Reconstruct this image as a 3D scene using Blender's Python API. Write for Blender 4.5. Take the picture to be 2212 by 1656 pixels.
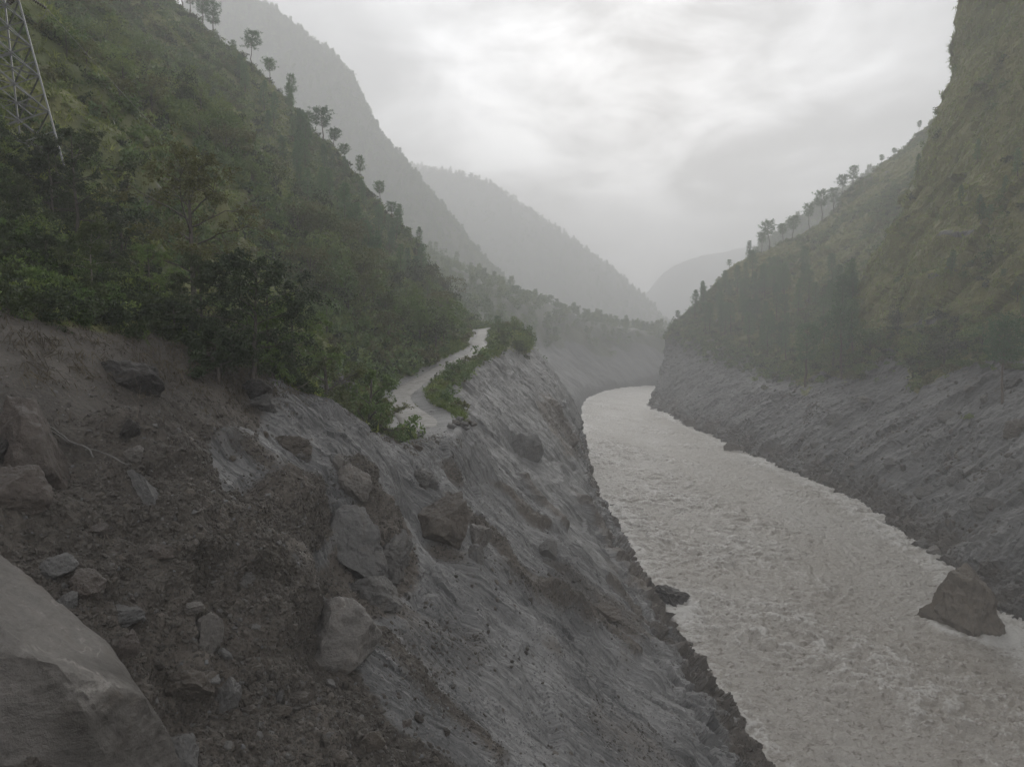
import bpy, math, random, time
T0 = time.time()
import numpy as np
from mathutils import Vector, Matrix

# ------------------------------------------------------------------ clear
for o in list(bpy.data.objects):
    bpy.data.objects.remove(o, do_unlink=True)
scene = bpy.context.scene
COL = scene.collection
RNG = np.random.default_rng(7)
random.seed(7)

# ------------------------------------------------------------------ camera
# photo measured on a 2212 x 1656 sheet: focal length 1500, horizon at y = 748
FPX, CX, CY, HOR = 1500.0, 1106.0, 828.0, 748.0
PITCH = math.atan((CY - HOR) / FPX)
CAMZ = 40.0
cam_data = bpy.data.cameras.new('camera')
cam_data.sensor_width = 36.0
cam_data.lens = 36.0 * FPX / 2212.0
cam_data.clip_start = 0.1
cam_data.clip_end = 20000.0
cam = bpy.data.objects.new('camera', cam_data)
cam.location = (0, 0, CAMZ)
cam.rotation_euler = (math.radians(90) - PITCH, 0, 0)
COL.objects.link(cam)
scene.camera = cam

# ------------------------------------------------------------------ world: overcast cloud deck over a Nishita sky
SUN_AZ = math.radians(10.0)      # to the right of straight ahead (+Y)
SUN_EL = math.radians(21.0)
SUNDIR = (math.sin(SUN_AZ) * math.cos(SUN_EL), math.cos(SUN_AZ) * math.cos(SUN_EL), math.sin(SUN_EL))
world = bpy.data.worlds.new('World')
scene.world = world
world.use_nodes = True


class NT:
    """small helper for node trees"""
    def __init__(self, tree):
        self.t = tree
        tree.nodes.clear()

    def n(self, kind, **kw):
        nd = self.t.nodes.new(kind)
        for k, v in kw.items():
            if k == 'inp':
                for kk, vv in v.items():
                    nd.inputs[kk].default_value = vv
            else:
                setattr(nd, k, v)
        return nd

    def l(self, a, b):
        self.t.links.new(a, b)

    def plug(self, sock, v):
        if isinstance(v, bpy.types.NodeSocket):
            self.t.links.new(v, sock)
        elif v is not None:
            sock.default_value = v

    def math(self, op, a, b=None, c=None, clamp=False):
        nd = self.n('ShaderNodeMath', operation=op, use_clamp=clamp)
        self.plug(nd.inputs[0], a)
        if b is not None:
            self.plug(nd.inputs[1], b)
        if c is not None:
            self.plug(nd.inputs[2], c)
        return nd.outputs[0]

    def vmath(self, op, a, b=None):
        nd = self.n('ShaderNodeVectorMath', operation=op)
        self.plug(nd.inputs[0], a)
        if b is not None:
            self.plug(nd.inputs[1], b)
        return nd

    def mix(self, f, a, b, blend='MIX'):
        nd = self.n('ShaderNodeMix', data_type='RGBA', blend_type=blend)
        self.plug(nd.inputs[0], f)
        self.plug(nd.inputs[6], a)
        self.plug(nd.inputs[7], b)
        return nd.outputs[2]

    def ramp(self, f, stops, interp='LINEAR'):
        nd = self.n('ShaderNodeValToRGB')
        nd.color_ramp.interpolation = interp
        el = nd.color_ramp.elements
        while len(el) < len(stops):
            el.new(0.5)
        for e, (p, c) in zip(el, stops):
            e.position = p
            e.color = c if len(c) == 4 else (c[0], c[1], c[2], 1)
        self.plug(nd.inputs[0], f)
        return nd.outputs[0]

    def maprange(self, f, a, b, c=0.0, d=1.0):
        nd = self.n('ShaderNodeMapRange')
        nd.inputs[1].default_value = a
        nd.inputs[2].default_value = b
        nd.inputs[3].default_value = c
        nd.inputs[4].default_value = d
        self.plug(nd.inputs[0], f)
        return nd.outputs[0]

    def noise(self, vec, scale, detail=4, rough=0.55, dist=0.0, out=0):
        nd = self.n('ShaderNodeTexNoise')
        nd.inputs['Scale'].default_value = scale
        nd.inputs['Detail'].default_value = detail
        nd.inputs['Roughness'].default_value = rough
        nd.inputs['Distortion'].default_value = dist
        if vec is not None:
            self.plug(nd.inputs['Vector'], vec)
        return nd.outputs[out]

    def scalevec(self, vec, s, loc=(0, 0, 0)):
        nd = self.n('ShaderNodeMapping')
        nd.inputs['Scale'].default_value = s
        nd.inputs['Location'].default_value = loc
        self.plug(nd.inputs['Vector'], vec)
        return nd.outputs[0]


def g(v):
    return (v, v, v, 1)


w = NT(world.node_tree)
w_out = w.n('ShaderNodeOutputWorld')
w_bg = w.n('ShaderNodeBackground')
w_bg.inputs['Strength'].default_value = 0.15
w.l(w_bg.outputs[0], w_out.inputs[0])
sky = w.n('ShaderNodeTexSky', sky_type='NISHITA')
sky.sun_disc = False
sky.sun_elevation = SUN_EL
sky.sun_rotation = SUN_AZ
tc = w.n('ShaderNodeTexCoord').outputs['Generated']
sep = w.n('ShaderNodeSeparateXYZ')
w.l(tc, sep.inputs[0])
zz = w.math('ADD', w.math('MAXIMUM', sep.outputs[2], 0.0), 0.22)
cmb = w.n('ShaderNodeCombineXYZ')
w.l(w.math('DIVIDE', sep.outputs[0], zz), cmb.inputs[0])
w.l(w.math('DIVIDE', sep.outputs[1], zz), cmb.inputs[1])
cmb.inputs[2].default_value = 12.4
cl1 = w.noise(cmb.outputs[0], 1.3, 7, 0.52, 0.4)
cl2 = w.noise(w.scalevec(cmb.outputs[0], (1, 1, 1), (5.3, 2.2, 0)), 3.2, 7, 0.6, 0.5)
clouds = w.math('ADD', w.math('MULTIPLY', cl1, 0.62), w.math('MULTIPLY', cl2, 0.38))
deck = w.maprange(clouds, 0.36, 0.66, 2.2, 4.5)            # x0.15 strength
dt = w.vmath('DOT_PRODUCT', tc, SUNDIR).outputs['Value']
nearsun = w.maprange(dt, 0.91, 1.0, 0.0, 1.0)
nearsun = w.math('POWER', nearsun, 1.6)
gap = w.maprange(clouds, 0.45, 0.60, 0.0, 1.0)
burn = w.math('MULTIPLY', w.math('MULTIPLY', nearsun, gap), 5.0)
total = w.math('ADD', deck, burn)
grey = w.n('ShaderNodeCombineColor')
w.l(total, grey.inputs[0])
w.l(w.math('MULTIPLY', total, 1.0), grey.inputs[1])
w.l(w.math('MULTIPLY', total, 1.015), grey.inputs[2])
skycol = w.mix(0.97, sky.outputs[0], grey.outputs[0])
w.l(skycol, w_bg.inputs['Color'])

# ------------------------------------------------------------------ sun behind the clouds
sun_data = bpy.data.lights.new('sun', 'SUN')
sun_data.energy = 1.5
sun_data.angle = math.radians(30)
sun_data.color = (1.0, 0.97, 0.92)
sun = bpy.data.objects.new('sun', sun_data)
sun.rotation_euler = Vector(SUNDIR).to_track_quat('Z', 'Y').to_euler()
sun.location = (0, -20, 300)
COL.objects.link(sun)

# ------------------------------------------------------------------ exposure and render settings
scene.view_settings.view_transform = 'Standard'
scene.view_settings.look = 'None'
scene.view_settings.exposure = 1.05
scene.view_settings.gamma = 1.0
scene.view_settings.use_curve_mapping = False
cy = scene.cycles
cy.max_bounces = 5
cy.diffuse_bounces = 2
cy.glossy_bounces = 2
cy.transmission_bounces = 3
cy.volume_bounces = 2
cy.transparent_max_bounces = 4
cy.adaptive_threshold = 0.02
cy.caustics_reflective = False
cy.caustics_refractive = False
try:
    cy.use_denoising = True
    cy.denoiser = 'OPENIMAGEDENOISE'
except Exception:
    pass


# ================================================================== numeric helpers
def P(px, py, d):
    """world point seen at photo position (px, py) at forward distance d"""
    u, v = (px - CX) / FPX, (CY - py) / FPX
    y = v * math.sin(PITCH) + math.cos(PITCH)
    z = v * math.cos(PITCH) - math.sin(PITCH)
    k = d / y
    return np.array([u * k, d, CAMZ + z * k])


def project(p):
    x, y, z = p[..., 0], p[..., 1], p[..., 2] - CAMZ
    dep = y * math.cos(PITCH) - z * math.sin(PITCH)
    up = y * math.sin(PITCH) + z * math.cos(PITCH)
    dd = np.where(dep > 0.5, dep, np.nan)
    return CX + FPX * x / dd, CY - FPX * up / dd, dd


_prng = np.random.default_rng(1234)
_perm = np.concatenate([_prng.permutation(256)] * 3).astype(np.int32)
_grad = _prng.normal(size=(256, 3))
_grad /= np.linalg.norm(_grad, axis=1)[:, None]
_grad = _grad.astype(np.float32)


def perlin(p):
    shp = p.shape[:-1]
    p = p.reshape(-1, 3).astype(np.float32)
    i = np.floor(p).astype(np.int32)
    f = p - i
    i &= 255
    u = f * f * f * (f * (f * 6 - 15) + 10)
    res = np.zeros(len(p), np.float32)
    for dx in (0, 1):
        wx = u[:, 0] if dx else 1 - u[:, 0]
        for dy in (0, 1):
            wy = u[:, 1] if dy else 1 - u[:, 1]
            for dz in (0, 1):
                wz = u[:, 2] if dz else 1 - u[:, 2]
                h = _perm[_perm[_perm[(i[:, 0] + dx) & 255] + ((i[:, 1] + dy) & 255)] + ((i[:, 2] + dz) & 255)]
                gr = _grad[h]
                dot = gr[:, 0] * (f[:, 0] - dx) + gr[:, 1] * (f[:, 1] - dy) + gr[:, 2] * (f[:, 2] - dz)
                res += wx * wy * wz * dot
    return (res * 1.5).reshape(shp)


def fbm(p, octv=4, gain=0.5, lac=2.03, off=0.0):
    a, s, t = 1.0, 1.0, 0.0
    tot = 0.0
    for k in range(octv):
        t = t + a * perlin(p * s + (off + 17.3 * k))
        tot += a
        a *= gain
        s *= lac
    return t / tot


def ridged(p, octv=4, gain=0.5, lac=2.1, off=0.0):
    a, s, t, tot = 1.0, 1.0, 0.0, 0.0
    for k in range(octv):
        t = t + a * (1 - 2 * np.abs(perlin(p * s + (off + 9.1 * k))))
        tot += a
        a *= gain
        s *= lac
    return t / tot


def msk(fn, mask, p, *a, **k):
    """evaluate a noise only where mask > 0"""
    r = np.zeros(p.shape[:-1], np.float32)
    m = mask > 0.001
    if m.any():
        r[m] = fn(p[m], *a, **k)
    return r


def cells(u, v, seed=0):
    """2-D jittered cells: random value of the nearest cell, distance to its border, offset from its centre"""
    iu, iv = np.floor(u).astype(np.int32), np.floor(v).astype(np.int32)
    f1 = np.full(u.shape, 9.0, np.float32)
    f2 = np.full(u.shape, 9.0, np.float32)
    rid = np.zeros(u.shape, np.float32)
    ou = np.zeros(u.shape, np.float32)
    for du in (-1, 0, 1):
        for dv in (-1, 0, 1):
            h = _perm[_perm[(iu + du + seed) & 255] + ((iv + dv) & 255)]
            h2 = _perm[h + 57]
            h3 = _perm[h2 + 91]
            cu = iu + du + h / 255.0
            cv = iv + dv + h2 / 255.0
            d = np.hypot(u - cu, v - cv).astype(np.float32)
            m = d < f1
            f2 = np.where(m, f1, np.minimum(f2, d))
            rid = np.where(m, h3 / 255.0, rid)
            ou = np.where(m, u - cu, ou)
            f1 = np.where(m, d, f1)
    return rid, f2 - f1, ou


def sstep(a, b, x):
    t = np.clip((x - a) / (b - a), 0, 1)
    return t * t * (3 - 2 * t)


def hermite(xk, yk, xq):
    """smooth interpolation of rows yk (n, ...) at xk"""
    xk = np.asarray(xk, float)
    yk = np.asarray(yk, float)
    m = np.zeros_like(yk)
    dx = np.diff(xk)
    sh = (-1,) + (1,) * (yk.ndim - 1)
    d = np.diff(yk, axis=0) / dx.reshape(sh)
    m[0], m[-1] = d[0], d[-1]
    w1, w2 = dx[1:].reshape(sh), dx[:-1].reshape(sh)
    m[1:-1] = (d[:-1] * w1 + d[1:] * w2) / (w1 + w2)
    j = np.clip(np.searchsorted(xk, xq) - 1, 0, len(xk) - 2)
    h = dx[j]
    t = (xq - xk[j]) / h
    t2, t3 = t * t, t * t * t
    f = lambda a: a.reshape((-1,) + (1,) * (yk.ndim - 1))
    return (f(2 * t3 - 3 * t2 + 1) * yk[j] + f((t3 - 2 * t2 + t) * h) * m[j]
            + f(-2 * t3 + 3 * t2) * yk[j + 1] + f((t3 - t2) * h) * m[j + 1])


def inpoly(px, py, poly):
    r = np.zeros(px.shape, bool)
    n = len(poly)
    for k in range(n):
        x0, y0 = poly[k]
        x1, y1 = poly[(k + 1) % n]
        c = ((y0 > py) != (y1 > py))
        xi = (x1 - x0) * (py - y0) / ((y1 - y0) if y1 != y0 else 1e-6) + x0
        r ^= c & (px < xi)
    return r


def normals(G):
    a = np.gradient(G, axis=0)
    b = np.gradient(G, axis=1)
    n = np.cross(b, a)
    n /= (np.linalg.norm(n, axis=-1, keepdims=True) + 1e-9)
    return n


def mesh_np(name, verts, quads, smooth=True):
    me = bpy.data.meshes.new(name)
    verts = np.ascontiguousarray(verts, np.float32).reshape(-1, 3)
    quads = np.ascontiguousarray(quads, np.int32)
    nv = quads.shape[1]
    me.vertices.add(len(verts))
    me.vertices.foreach_set('co', verts.ravel())
    me.loops.add(quads.size)
    me.loops.foreach_set('vertex_index', quads.ravel())
    me.polygons.add(len(quads))
    me.polygons.foreach_set('loop_start', np.arange(0, quads.size, nv, dtype=np.int32))
    me.polygons.foreach_set('use_smooth', np.full(len(quads), smooth, bool))
    me.update(calc_edges=True)
    return me


def grid_quads(nr, nc):
    i = np.arange(nr - 1)[:, None] * nc + np.arange(nc - 1)[None, :]
    return np.stack([i, i + 1, i + nc + 1, i + nc], -1).reshape(-1, 4)


def add_attr(me, name, vals, kind='FLOAT'):
    a = me.attributes.new(name, kind, 'POINT')
    a.data.foreach_set('vector' if kind == 'FLOAT_VECTOR' else 'value',
                       np.ascontiguousarray(vals, np.float32 if kind != 'INT' else np.int32).ravel())


def tag(o, label=None, cat=None, group=None, kind=None):
    if label:
        o['label'] = label
    if cat:
        o['category'] = cat
    if group:
        o['group'] = group
    if kind:
        o['kind'] = kind
    return o


def obj(name, me, mat=None, parent=None):
    o = bpy.data.objects.new(name, me)
    COL.objects.link(o)
    if mat is not None and me is not None:
        if len(me.materials) == 0:
            me.materials.append(mat)
    if parent is not None:
        o.parent = parent
    return o


def empty(name, loc=(0, 0, 0)):
    o = bpy.data.objects.new(name, None)
    o.empty_display_size = 0.3
    o.location = loc
    COL.objects.link(o)
    return o


# ================================================================== materials
def new_mat(name):
    m = bpy.data.materials.new(name)
    m.use_nodes = True
    t = NT(m.node_tree)
    out = t.n('ShaderNodeOutputMaterial')
    return m, t, out


def ground_material(name, grey_a, grey_b, brown_a, brown_b, veg_a, veg_b, veg_c, pebble=1.0, fine=1.0, rough=0.62):
    """tone / brown / veg / flow are laid down per vertex; the shader adds grit, flow lines and fine relief"""
    m, t, out = new_mat(name)
    b = t.n('ShaderNodeBsdfPrincipled')
    t.l(b.outputs[0], out.inputs[0])
    pos = t.n('ShaderNodeNewGeometry').outputs['Position']
    flow = t.n('ShaderNodeAttribute', attribute_name='flow').outputs['Vector']
    brown = t.n('ShaderNodeAttribute', attribute_name='brown').outputs['Fac']
    veg = t.n('ShaderNodeAttribute', attribute_name='veg').outputs['Fac']
    tone = t.n('ShaderNodeAttribute', attribute_name='tone').outputs['Fac']
    n3 = t.noise(pos, 5.5 * fine, 5, 0.72)
    st = t.noise(t.scalevec(flow, (4.2 * fine, 0.11 * fine, 0.3)), 1.0, 4, 0.68)
    gtone = t.math('ADD', t.math('MULTIPLY', tone, 0.42), t.math('MULTIPLY', st, 0.78))
    gtone = t.math('ADD', gtone, t.math('MULTIPLY', n3, 0.20))
    gcol = t.mix(t.maprange(gtone, 0.58, 0.84), grey_a, grey_b)
    btone = t.math('ADD', t.math('MULTIPLY', tone, 0.5), t.math('MULTIPLY', n3, 0.6))
    bcol = t.mix(t.maprange(btone, 0.42, 0.70), brown_a, brown_b)
    bm = t.math('ADD', brown, t.math('MULTIPLY', t.math('SUBTRACT', n3, 0.5), 0.8))
    bm = t.math('ADD', bm, t.math('MULTIPLY', t.math('SUBTRACT', tone, 0.5), 0.7))
    col = t.mix(t.maprange(bm, 0.26, 0.66), gcol, bcol)
    hgt = t.math('MULTIPLY', st, t.maprange(brown, 0.0, 1.0, 0.16, 0.04))
    hgt = t.math('ADD', hgt, t.math('MULTIPLY', n3, t.maprange(brown, 0, 1, 0.10, 0.17)))
    if pebble > 0:
        vo = t.n('ShaderNodeTexVoronoi', feature='F1')
        vo.inputs['Scale'].default_value = 6.0 * fine
        t.l(pos, vo.inputs['Vector'])
        vsep = t.n('ShaderNodeSeparateColor')
        t.l(vo.outputs['Color'], vsep.inputs[0])
        peb = t.math('MULTIPLY', t.maprange(vo.outputs['Distance'], 0.36, 0.24),
                     t.math('GREATER_THAN', vsep.outputs[0], 0.80))
        peb = t.math('MULTIPLY', peb, pebble)
        pcol = t.mix(vsep.outputs[1], (0.06, 0.056, 0.052, 1), (0.22, 0.205, 0.19, 1))
        col = t.mix(t.math('MULTIPLY', peb, 0.7), col, pcol)
        hgt = t.math('ADD', hgt, t.math('MULTIPLY', peb, 0.04))
    vcol = t.mix(t.maprange(tone, 0.36, 0.64), veg_a, veg_b)
    vcol = t.mix(t.maprange(n3, 0.42, 0.72), vcol, veg_c)
    vm = t.math('ADD', veg, t.math('MULTIPLY', t.math('SUBTRACT', n3, 0.5), 0.7))
    col = t.mix(t.maprange(vm, 0.35, 0.62), col, vcol)
    t.l(col, b.inputs['Base Color'])
    t.l(t.maprange(n3, 0.3, 0.7, rough - 0.12, rough + 0.18), b.inputs['Roughness'])
    b.inputs['Specular IOR Level'].default_value = 0.4
    bp = t.n('ShaderNodeBump')
    bp.inputs['Strength'].default_value = 1.0
    bp.inputs['Distance'].default_value = 1.0 / fine
    t.l(hgt, bp.inputs['Height'])
    t.l(bp.outputs[0], b.inputs['Normal'])
    return m


M_LEFT = ground_material('mud_slope', (0.066, 0.066, 0.066, 1), (0.218, 0.216, 0.212, 1),
                         (0.036, 0.031, 0.026, 1), (0.132, 0.115, 0.098, 1),
                         (0.085, 0.110, 0.036, 1), (0.195, 0.192, 0.066, 1), (0.125, 0.132, 0.050, 1))
M_RIGHT = ground_material('silt_slope', (0.050, 0.050, 0.050, 1), (0.150, 0.149, 0.147, 1),
                          (0.036, 0.030, 0.026, 1), (0.085, 0.073, 0.062, 1),
                          (0.090, 0.106, 0.034, 1), (0.180, 0.172, 0.058, 1), (0.120, 0.118, 0.044, 1), pebble=0.5, fine=0.22)
M_FAR = ground_material('far_slope', (0.06, 0.06, 0.062, 1), (0.135, 0.135, 0.135, 1),
                        (0.07, 0.06, 0.05, 1), (0.13, 0.11, 0.09, 1),
                        (0.030, 0.042, 0.018, 1), (0.06, 0.068, 0.028, 1), (0.04, 0.05, 0.022, 1), pebble=0.0, fine=0.12)


def rock_material(name, a, b_, c, veins=0.0, scale=1.0, rough=0.6, dust=0.35):
    m, t, out = new_mat(name)
    b = t.n('ShaderNodeBsdfPrincipled')
    t.l(b.outputs[0], out.inputs[0])
    oi = t.n('ShaderNodeObjectInfo')
    tcn = t.n('ShaderNodeTexCoord')
    geo = t.n('ShaderNodeNewGeometry')
    off = t.vmath('SCALE', oi.outputs['Location'])
    off.inputs['Scale'].default_value = 0.37
    pos = geo.outputs['Position']
    n1 = t.noise(pos, 0.9 * scale, 3, 0.6, 0.6)
    n2 = t.noise(pos, 6.0 * scale, 5, 0.75)
    n3 = n2
    lay = t.noise(t.scalevec(tcn.outputs['Object'], (0.9, 0.9, 2.6)), 1.2 * scale, 4, 0.65, 1.2)
    tone = t.math('ADD', t.math('MULTIPLY', n1, 0.45), t.math('MULTIPLY', lay, 0.12))
    tone = t.math('ADD', tone, t.math('MULTIPLY', n2, 0.43))
    col = t.mix(t.maprange(tone, 0.35, 0.65), a, b_)
    col = t.mix(t.math('MULTIPLY', t.maprange(n1, 0.56, 0.7), 0.7), col, c)
    col = t.mix(t.math('MULTIPLY', oi.outputs['Random'], 0.35), col, t.mix(1.0, col, (0.75, 0.68, 0.6, 1), 'MULTIPLY'))
    # silt lying on upward faces
    nz = t.n('ShaderNodeSeparateXYZ')
    t.l(geo.outputs['Normal'], nz.inputs[0])
    dm = t.math('MULTIPLY', t.maprange(t.math('ADD', nz.outputs[2], t.math('MULTIPLY', t.math('SUBTRACT', n2, 0.5), 0.8)), 0.55, 0.95), dust)
    col = t.mix(dm, col, t.mix(n2, (0.075, 0.072, 0.069, 1), (0.15, 0.147, 0.143, 1)))
    if veins > 0:
        vn = t.noise(t.scalevec(tcn.outputs['Object'], (1.0, 1.0, 1.6)), 0.55, 3, 0.5, 0.6)
        line = t.maprange(t.math('ABSOLUTE', t.math('SUBTRACT', vn, 0.5)), 0.0, 0.006, 1.0, 0.0)
        line = t.math('MULTIPLY', line, t.math('MULTIPLY', t.maprange(n2, 0.42, 0.58), t.maprange(n1, 0.45, 0.6)))
        col = t.mix(t.math('MULTIPLY', line, veins), col, (0.42, 0.40, 0.37, 1))
    t.l(col, b.inputs['Base Color'])
    b.inputs['Roughness'].default_value = rough
    b.inputs['Specular IOR Level'].default_value = 0.4
    h = t.math('ADD', t.math('MULTIPLY', n2, 0.20), t.math('MULTIPLY', n3, 0.025))
    h = t.math('ADD', h, t.math('MULTIPLY', lay, 0.10))
    bp = t.n('ShaderNodeBump')
    bp.inputs['Strength'].default_value = 0.8
    bp.inputs['Distance'].default_value = 1.0
    t.l(h, bp.inputs['Height'])
    t.l(bp.outputs[0], b.inputs['Normal'])
    return m


R_GREY = rock_material('grey_rock', (0.082, 0.081, 0.079, 1), (0.200, 0.195, 0.188, 1), (0.11, 0.098, 0.086, 1), dust=0.7)
R_PALE = rock_material('pale_rock', (0.105, 0.098, 0.091, 1), (0.235, 0.222, 0.207, 1), (0.13, 0.112, 0.095, 1), veins=0.5, dust=0.35)
R_PINK = rock_material('pink_rock', (0.068, 0.059, 0.053, 1), (0.140, 0.120, 0.107, 1), (0.07, 0.061, 0.055, 1), dust=0.45)
R_DARK = rock_material('dark_rock', (0.026, 0.024, 0.023, 1), (0.062, 0.057, 0.053, 1), (0.052, 0.043, 0.036, 1), rough=0.45, dust=0.15)
R_SOIL = rock_material('soil_stained_rock', (0.034, 0.030, 0.026, 1), (0.088, 0.077, 0.066, 1), (0.06, 0.05, 0.042, 1), dust=0.3)
R_BROWN = rock_material('brown_rock', (0.064, 0.056, 0.048, 1), (0.155, 0.136, 0.117, 1), (0.10, 0.086, 0.07, 1), dust=0.25)


def leaf_material(name, cols, transl=0.32, rough=0.5, varscale=0.5):
    """cols: three leaf colours mixed by instance and by place"""
    m, t, out = new_mat(name)
    oi = t.n('ShaderNodeObjectInfo')
    geo = t.n('ShaderNodeNewGeometry')
    nz = t.noise(geo.outputs['Position'], varscale, 3, 0.6)
    k = t.math('ADD', t.math('MULTIPLY', oi.outputs['Random'], 0.6), t.math('MULTIPLY', nz, 0.7))
    col = t.ramp(t.math('SUBTRACT', k, 0.12), [(0.15, cols[0]), (0.5, cols[1]), (0.88, cols[2])])
    fine = t.maprange(t.noise(geo.outputs['Position'], varscale * 9, 2, 0.6), 0.3, 0.7, 0.7, 1.3)
    cc = t.vmath('SCALE', col)
    t.l(fine, cc.inputs['Scale'])
    b = t.n('ShaderNodeBsdfPrincipled')
    t.l(cc.outputs[0], b.inputs['Base Color'])
    b.inputs['Roughness'].default_value = rough
    b.inputs['Specular IOR Level'].default_value = 0.35
    tr = t.n('ShaderNodeBsdfTranslucent')
    t.l(cc.outputs[0], tr.inputs['Color'])
    mx = t.n('ShaderNodeMixShader')
    mx.inputs[0].default_value = transl
    t.l(b.outputs[0], mx.inputs[1])
    t.l(tr.outputs[0], mx.inputs[2])
    t.l(mx.outputs[0], out.inputs[0])
    return m


L_DARK = leaf_material('dark_leaf', [(0.023, 0.038, 0.015), (0.040, 0.060, 0.023), (0.064, 0.081, 0.030)])
L_MID = leaf_material('mid_leaf', [(0.068, 0.116, 0.036), (0.119, 0.182, 0.050), (0.185, 0.225, 0.066)])
L_LIME = leaf_material('lime_leaf', [(0.052, 0.072, 0.026), (0.085, 0.108, 0.036), (0.145, 0.155, 0.050)])
L_OLIVE = leaf_material('olive_leaf', [(0.078, 0.086, 0.031), (0.118, 0.125, 0.044), (0.132, 0.127, 0.053)])
L_PINE = leaf_material('pine_needle', [(0.057, 0.126, 0.055), (0.092, 0.179, 0.072), (0.129, 0.218, 0.083)], transl=0.25)
L_FOREST = leaf_material('forest_leaf', [(0.060, 0.109, 0.037), (0.106, 0.166, 0.053), (0.166, 0.217, 0.066)], varscale=0.06)
G_OLIVE = leaf_material('olive_grass', [(0.115, 0.155, 0.035), (0.189, 0.226, 0.053), (0.257, 0.285, 0.073)], varscale=0.05)
G_GREEN = leaf_material('green_grass', [(0.072, 0.111, 0.024), (0.120, 0.176, 0.035), (0.168, 0.215, 0.050)], varscale=0.3)
G_DRY = leaf_material('dry_grass', [(0.050, 0.042, 0.030), (0.085, 0.070, 0.048), (0.12, 0.10, 0.068)], varscale=0.5)


def bark_material(name, a, b_):
    m, t, out = new_mat(name)
    b = t.n('ShaderNodeBsdfPrincipled')
    t.l(b.outputs[0], out.inputs[0])
    geo = t.n('ShaderNodeNewGeometry')
    n = t.noise(t.scalevec(geo.outputs['Position'], (6, 6, 1.5)), 1.0, 5, 0.7)
    t.l(t.mix(t.maprange(n, 0.35, 0.65), a, b_), b.inputs['Base Color'])
    b.inputs['Roughness'].default_value = 0.85
    bp = t.n('ShaderNodeBump')
    bp.inputs['Strength'].default_value = 0.6
    bp.inputs['Distance'].default_value = 0.08
    t.l(n, bp.inputs['Height'])
    t.l(bp.outputs[0], b.inputs['Normal'])
    return m


BARK = bark_material('bark', (0.045, 0.038, 0.032, 1), (0.12, 0.105, 0.09, 1))
BARK_PALE = bark_material('pale_bark', (0.12, 0.11, 0.095, 1), (0.26, 0.24, 0.21, 1))
BARK_PINE = bark_material('pine_bark', (0.06, 0.045, 0.036, 1), (0.15, 0.115, 0.09, 1))
TWIG = bark_material('dry_twig', (0.09, 0.078, 0.064, 1), (0.2, 0.175, 0.145, 1))


def metal_material():
    m, t, out = new_mat('galvanised_steel')
    b = t.n('ShaderNodeBsdfPrincipled')
    t.l(b.outputs[0], out.inputs[0])
    geo = t.n('ShaderNodeNewGeometry')
    n = t.noise(geo.outputs['Position'], 2.5, 5, 0.6)
    t.l(t.mix(n, (0.14, 0.143, 0.146, 1), (0.27, 0.275, 0.28, 1)), b.inputs['Base Color'])
    b.inputs['Metallic'].default_value = 0.35
    b.inputs['Roughness'].default_value = 0.5
    return m


STEEL = metal_material()


def plain_material(name, a, b_, rough=0.6, scale=8.0):
    m, t, out = new_mat(name)
    b = t.n('ShaderNodeBsdfPrincipled')
    t.l(b.outputs[0], out.inputs[0])
    geo = t.n('ShaderNodeNewGeometry')
    n = t.noise(geo.outputs['Position'], scale, 4, 0.6)
    t.l(t.mix(n, a, b_), b.inputs['Base Color'])
    b.inputs['Roughness'].default_value = rough
    return m


INSUL = plain_material('brown_glaze', (0.03, 0.022, 0.018, 1), (0.06, 0.045, 0.038, 1), 0.25)
WIRE = plain_material('wire_metal', (0.10, 0.10, 0.10, 1), (0.2, 0.2, 0.2, 1), 0.5)
CABLE = plain_material('cable_sheath', (0.09, 0.087, 0.082, 1), (0.17, 0.164, 0.155, 1), 0.7)


def water_material():
    m, t, out = new_mat('muddy_water')
    b = t.n('ShaderNodeBsdfPrincipled')
    t.l(b.outputs[0], out.inputs[0])
    geo = t.n('ShaderNodeNewGeometry')
    pos = geo.outputs['Position']
    foam = t.n('ShaderNodeAttribute', attribute_name='foam').outputs['Fac']
    flow = t.n('ShaderNodeAttribute', attribute_name='flow').outputs['Vector']
    n1 = t.noise(t.scalevec(flow, (0.05, 0.02, 1)), 1.0, 5, 0.6, 0.6)
    n2 = t.noise(t.scalevec(flow, (0.95, 1.25, 1)), 1.0, 5, 0.68, 0.5)
    n3 = t.noise(t.scalevec(flow, (3.0, 3.4, 1)), 1.0, 3, 0.65, 0.4)
    col = t.mix(t.maprange(n1, 0.36, 0.64), (0.250, 0.228, 0.198, 1), (0.320, 0.303, 0.278, 1))
    col = t.mix(t.math('MULTIPLY', t.maprange(n2, 0.55, 0.63), 0.8), col, (0.125, 0.106, 0.086, 1))
    fm = t.math('ADD', foam, t.math('MULTIPLY', t.math('SUBTRACT', n3, 0.5), 1.1))
    col = t.mix(t.math('MULTIPLY', t.maprange(fm, 0.55, 0.95), 0.75), col, (0.52, 0.51, 0.49, 1))
    t.l(col, b.inputs['Base Color'])
    b.inputs['Roughness'].default_value = 0.36
    b.inputs['IOR'].default_value = 1.33
    b.inputs['Specular IOR Level'].default_value = 0.5
    h = t.math('ADD', t.math('MULTIPLY', n2, 0.9), t.math('MULTIPLY', n3, 0.3))
    bp = t.n('ShaderNodeBump')
    bp.inputs['Strength'].default_value = 0.75
    bp.inputs['Distance'].default_value = 1.0
    t.l(h, bp.inputs['Height'])
    t.l(bp.outputs[0], b.inputs['Normal'])
    return m


M_WATER = water_material()


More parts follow.
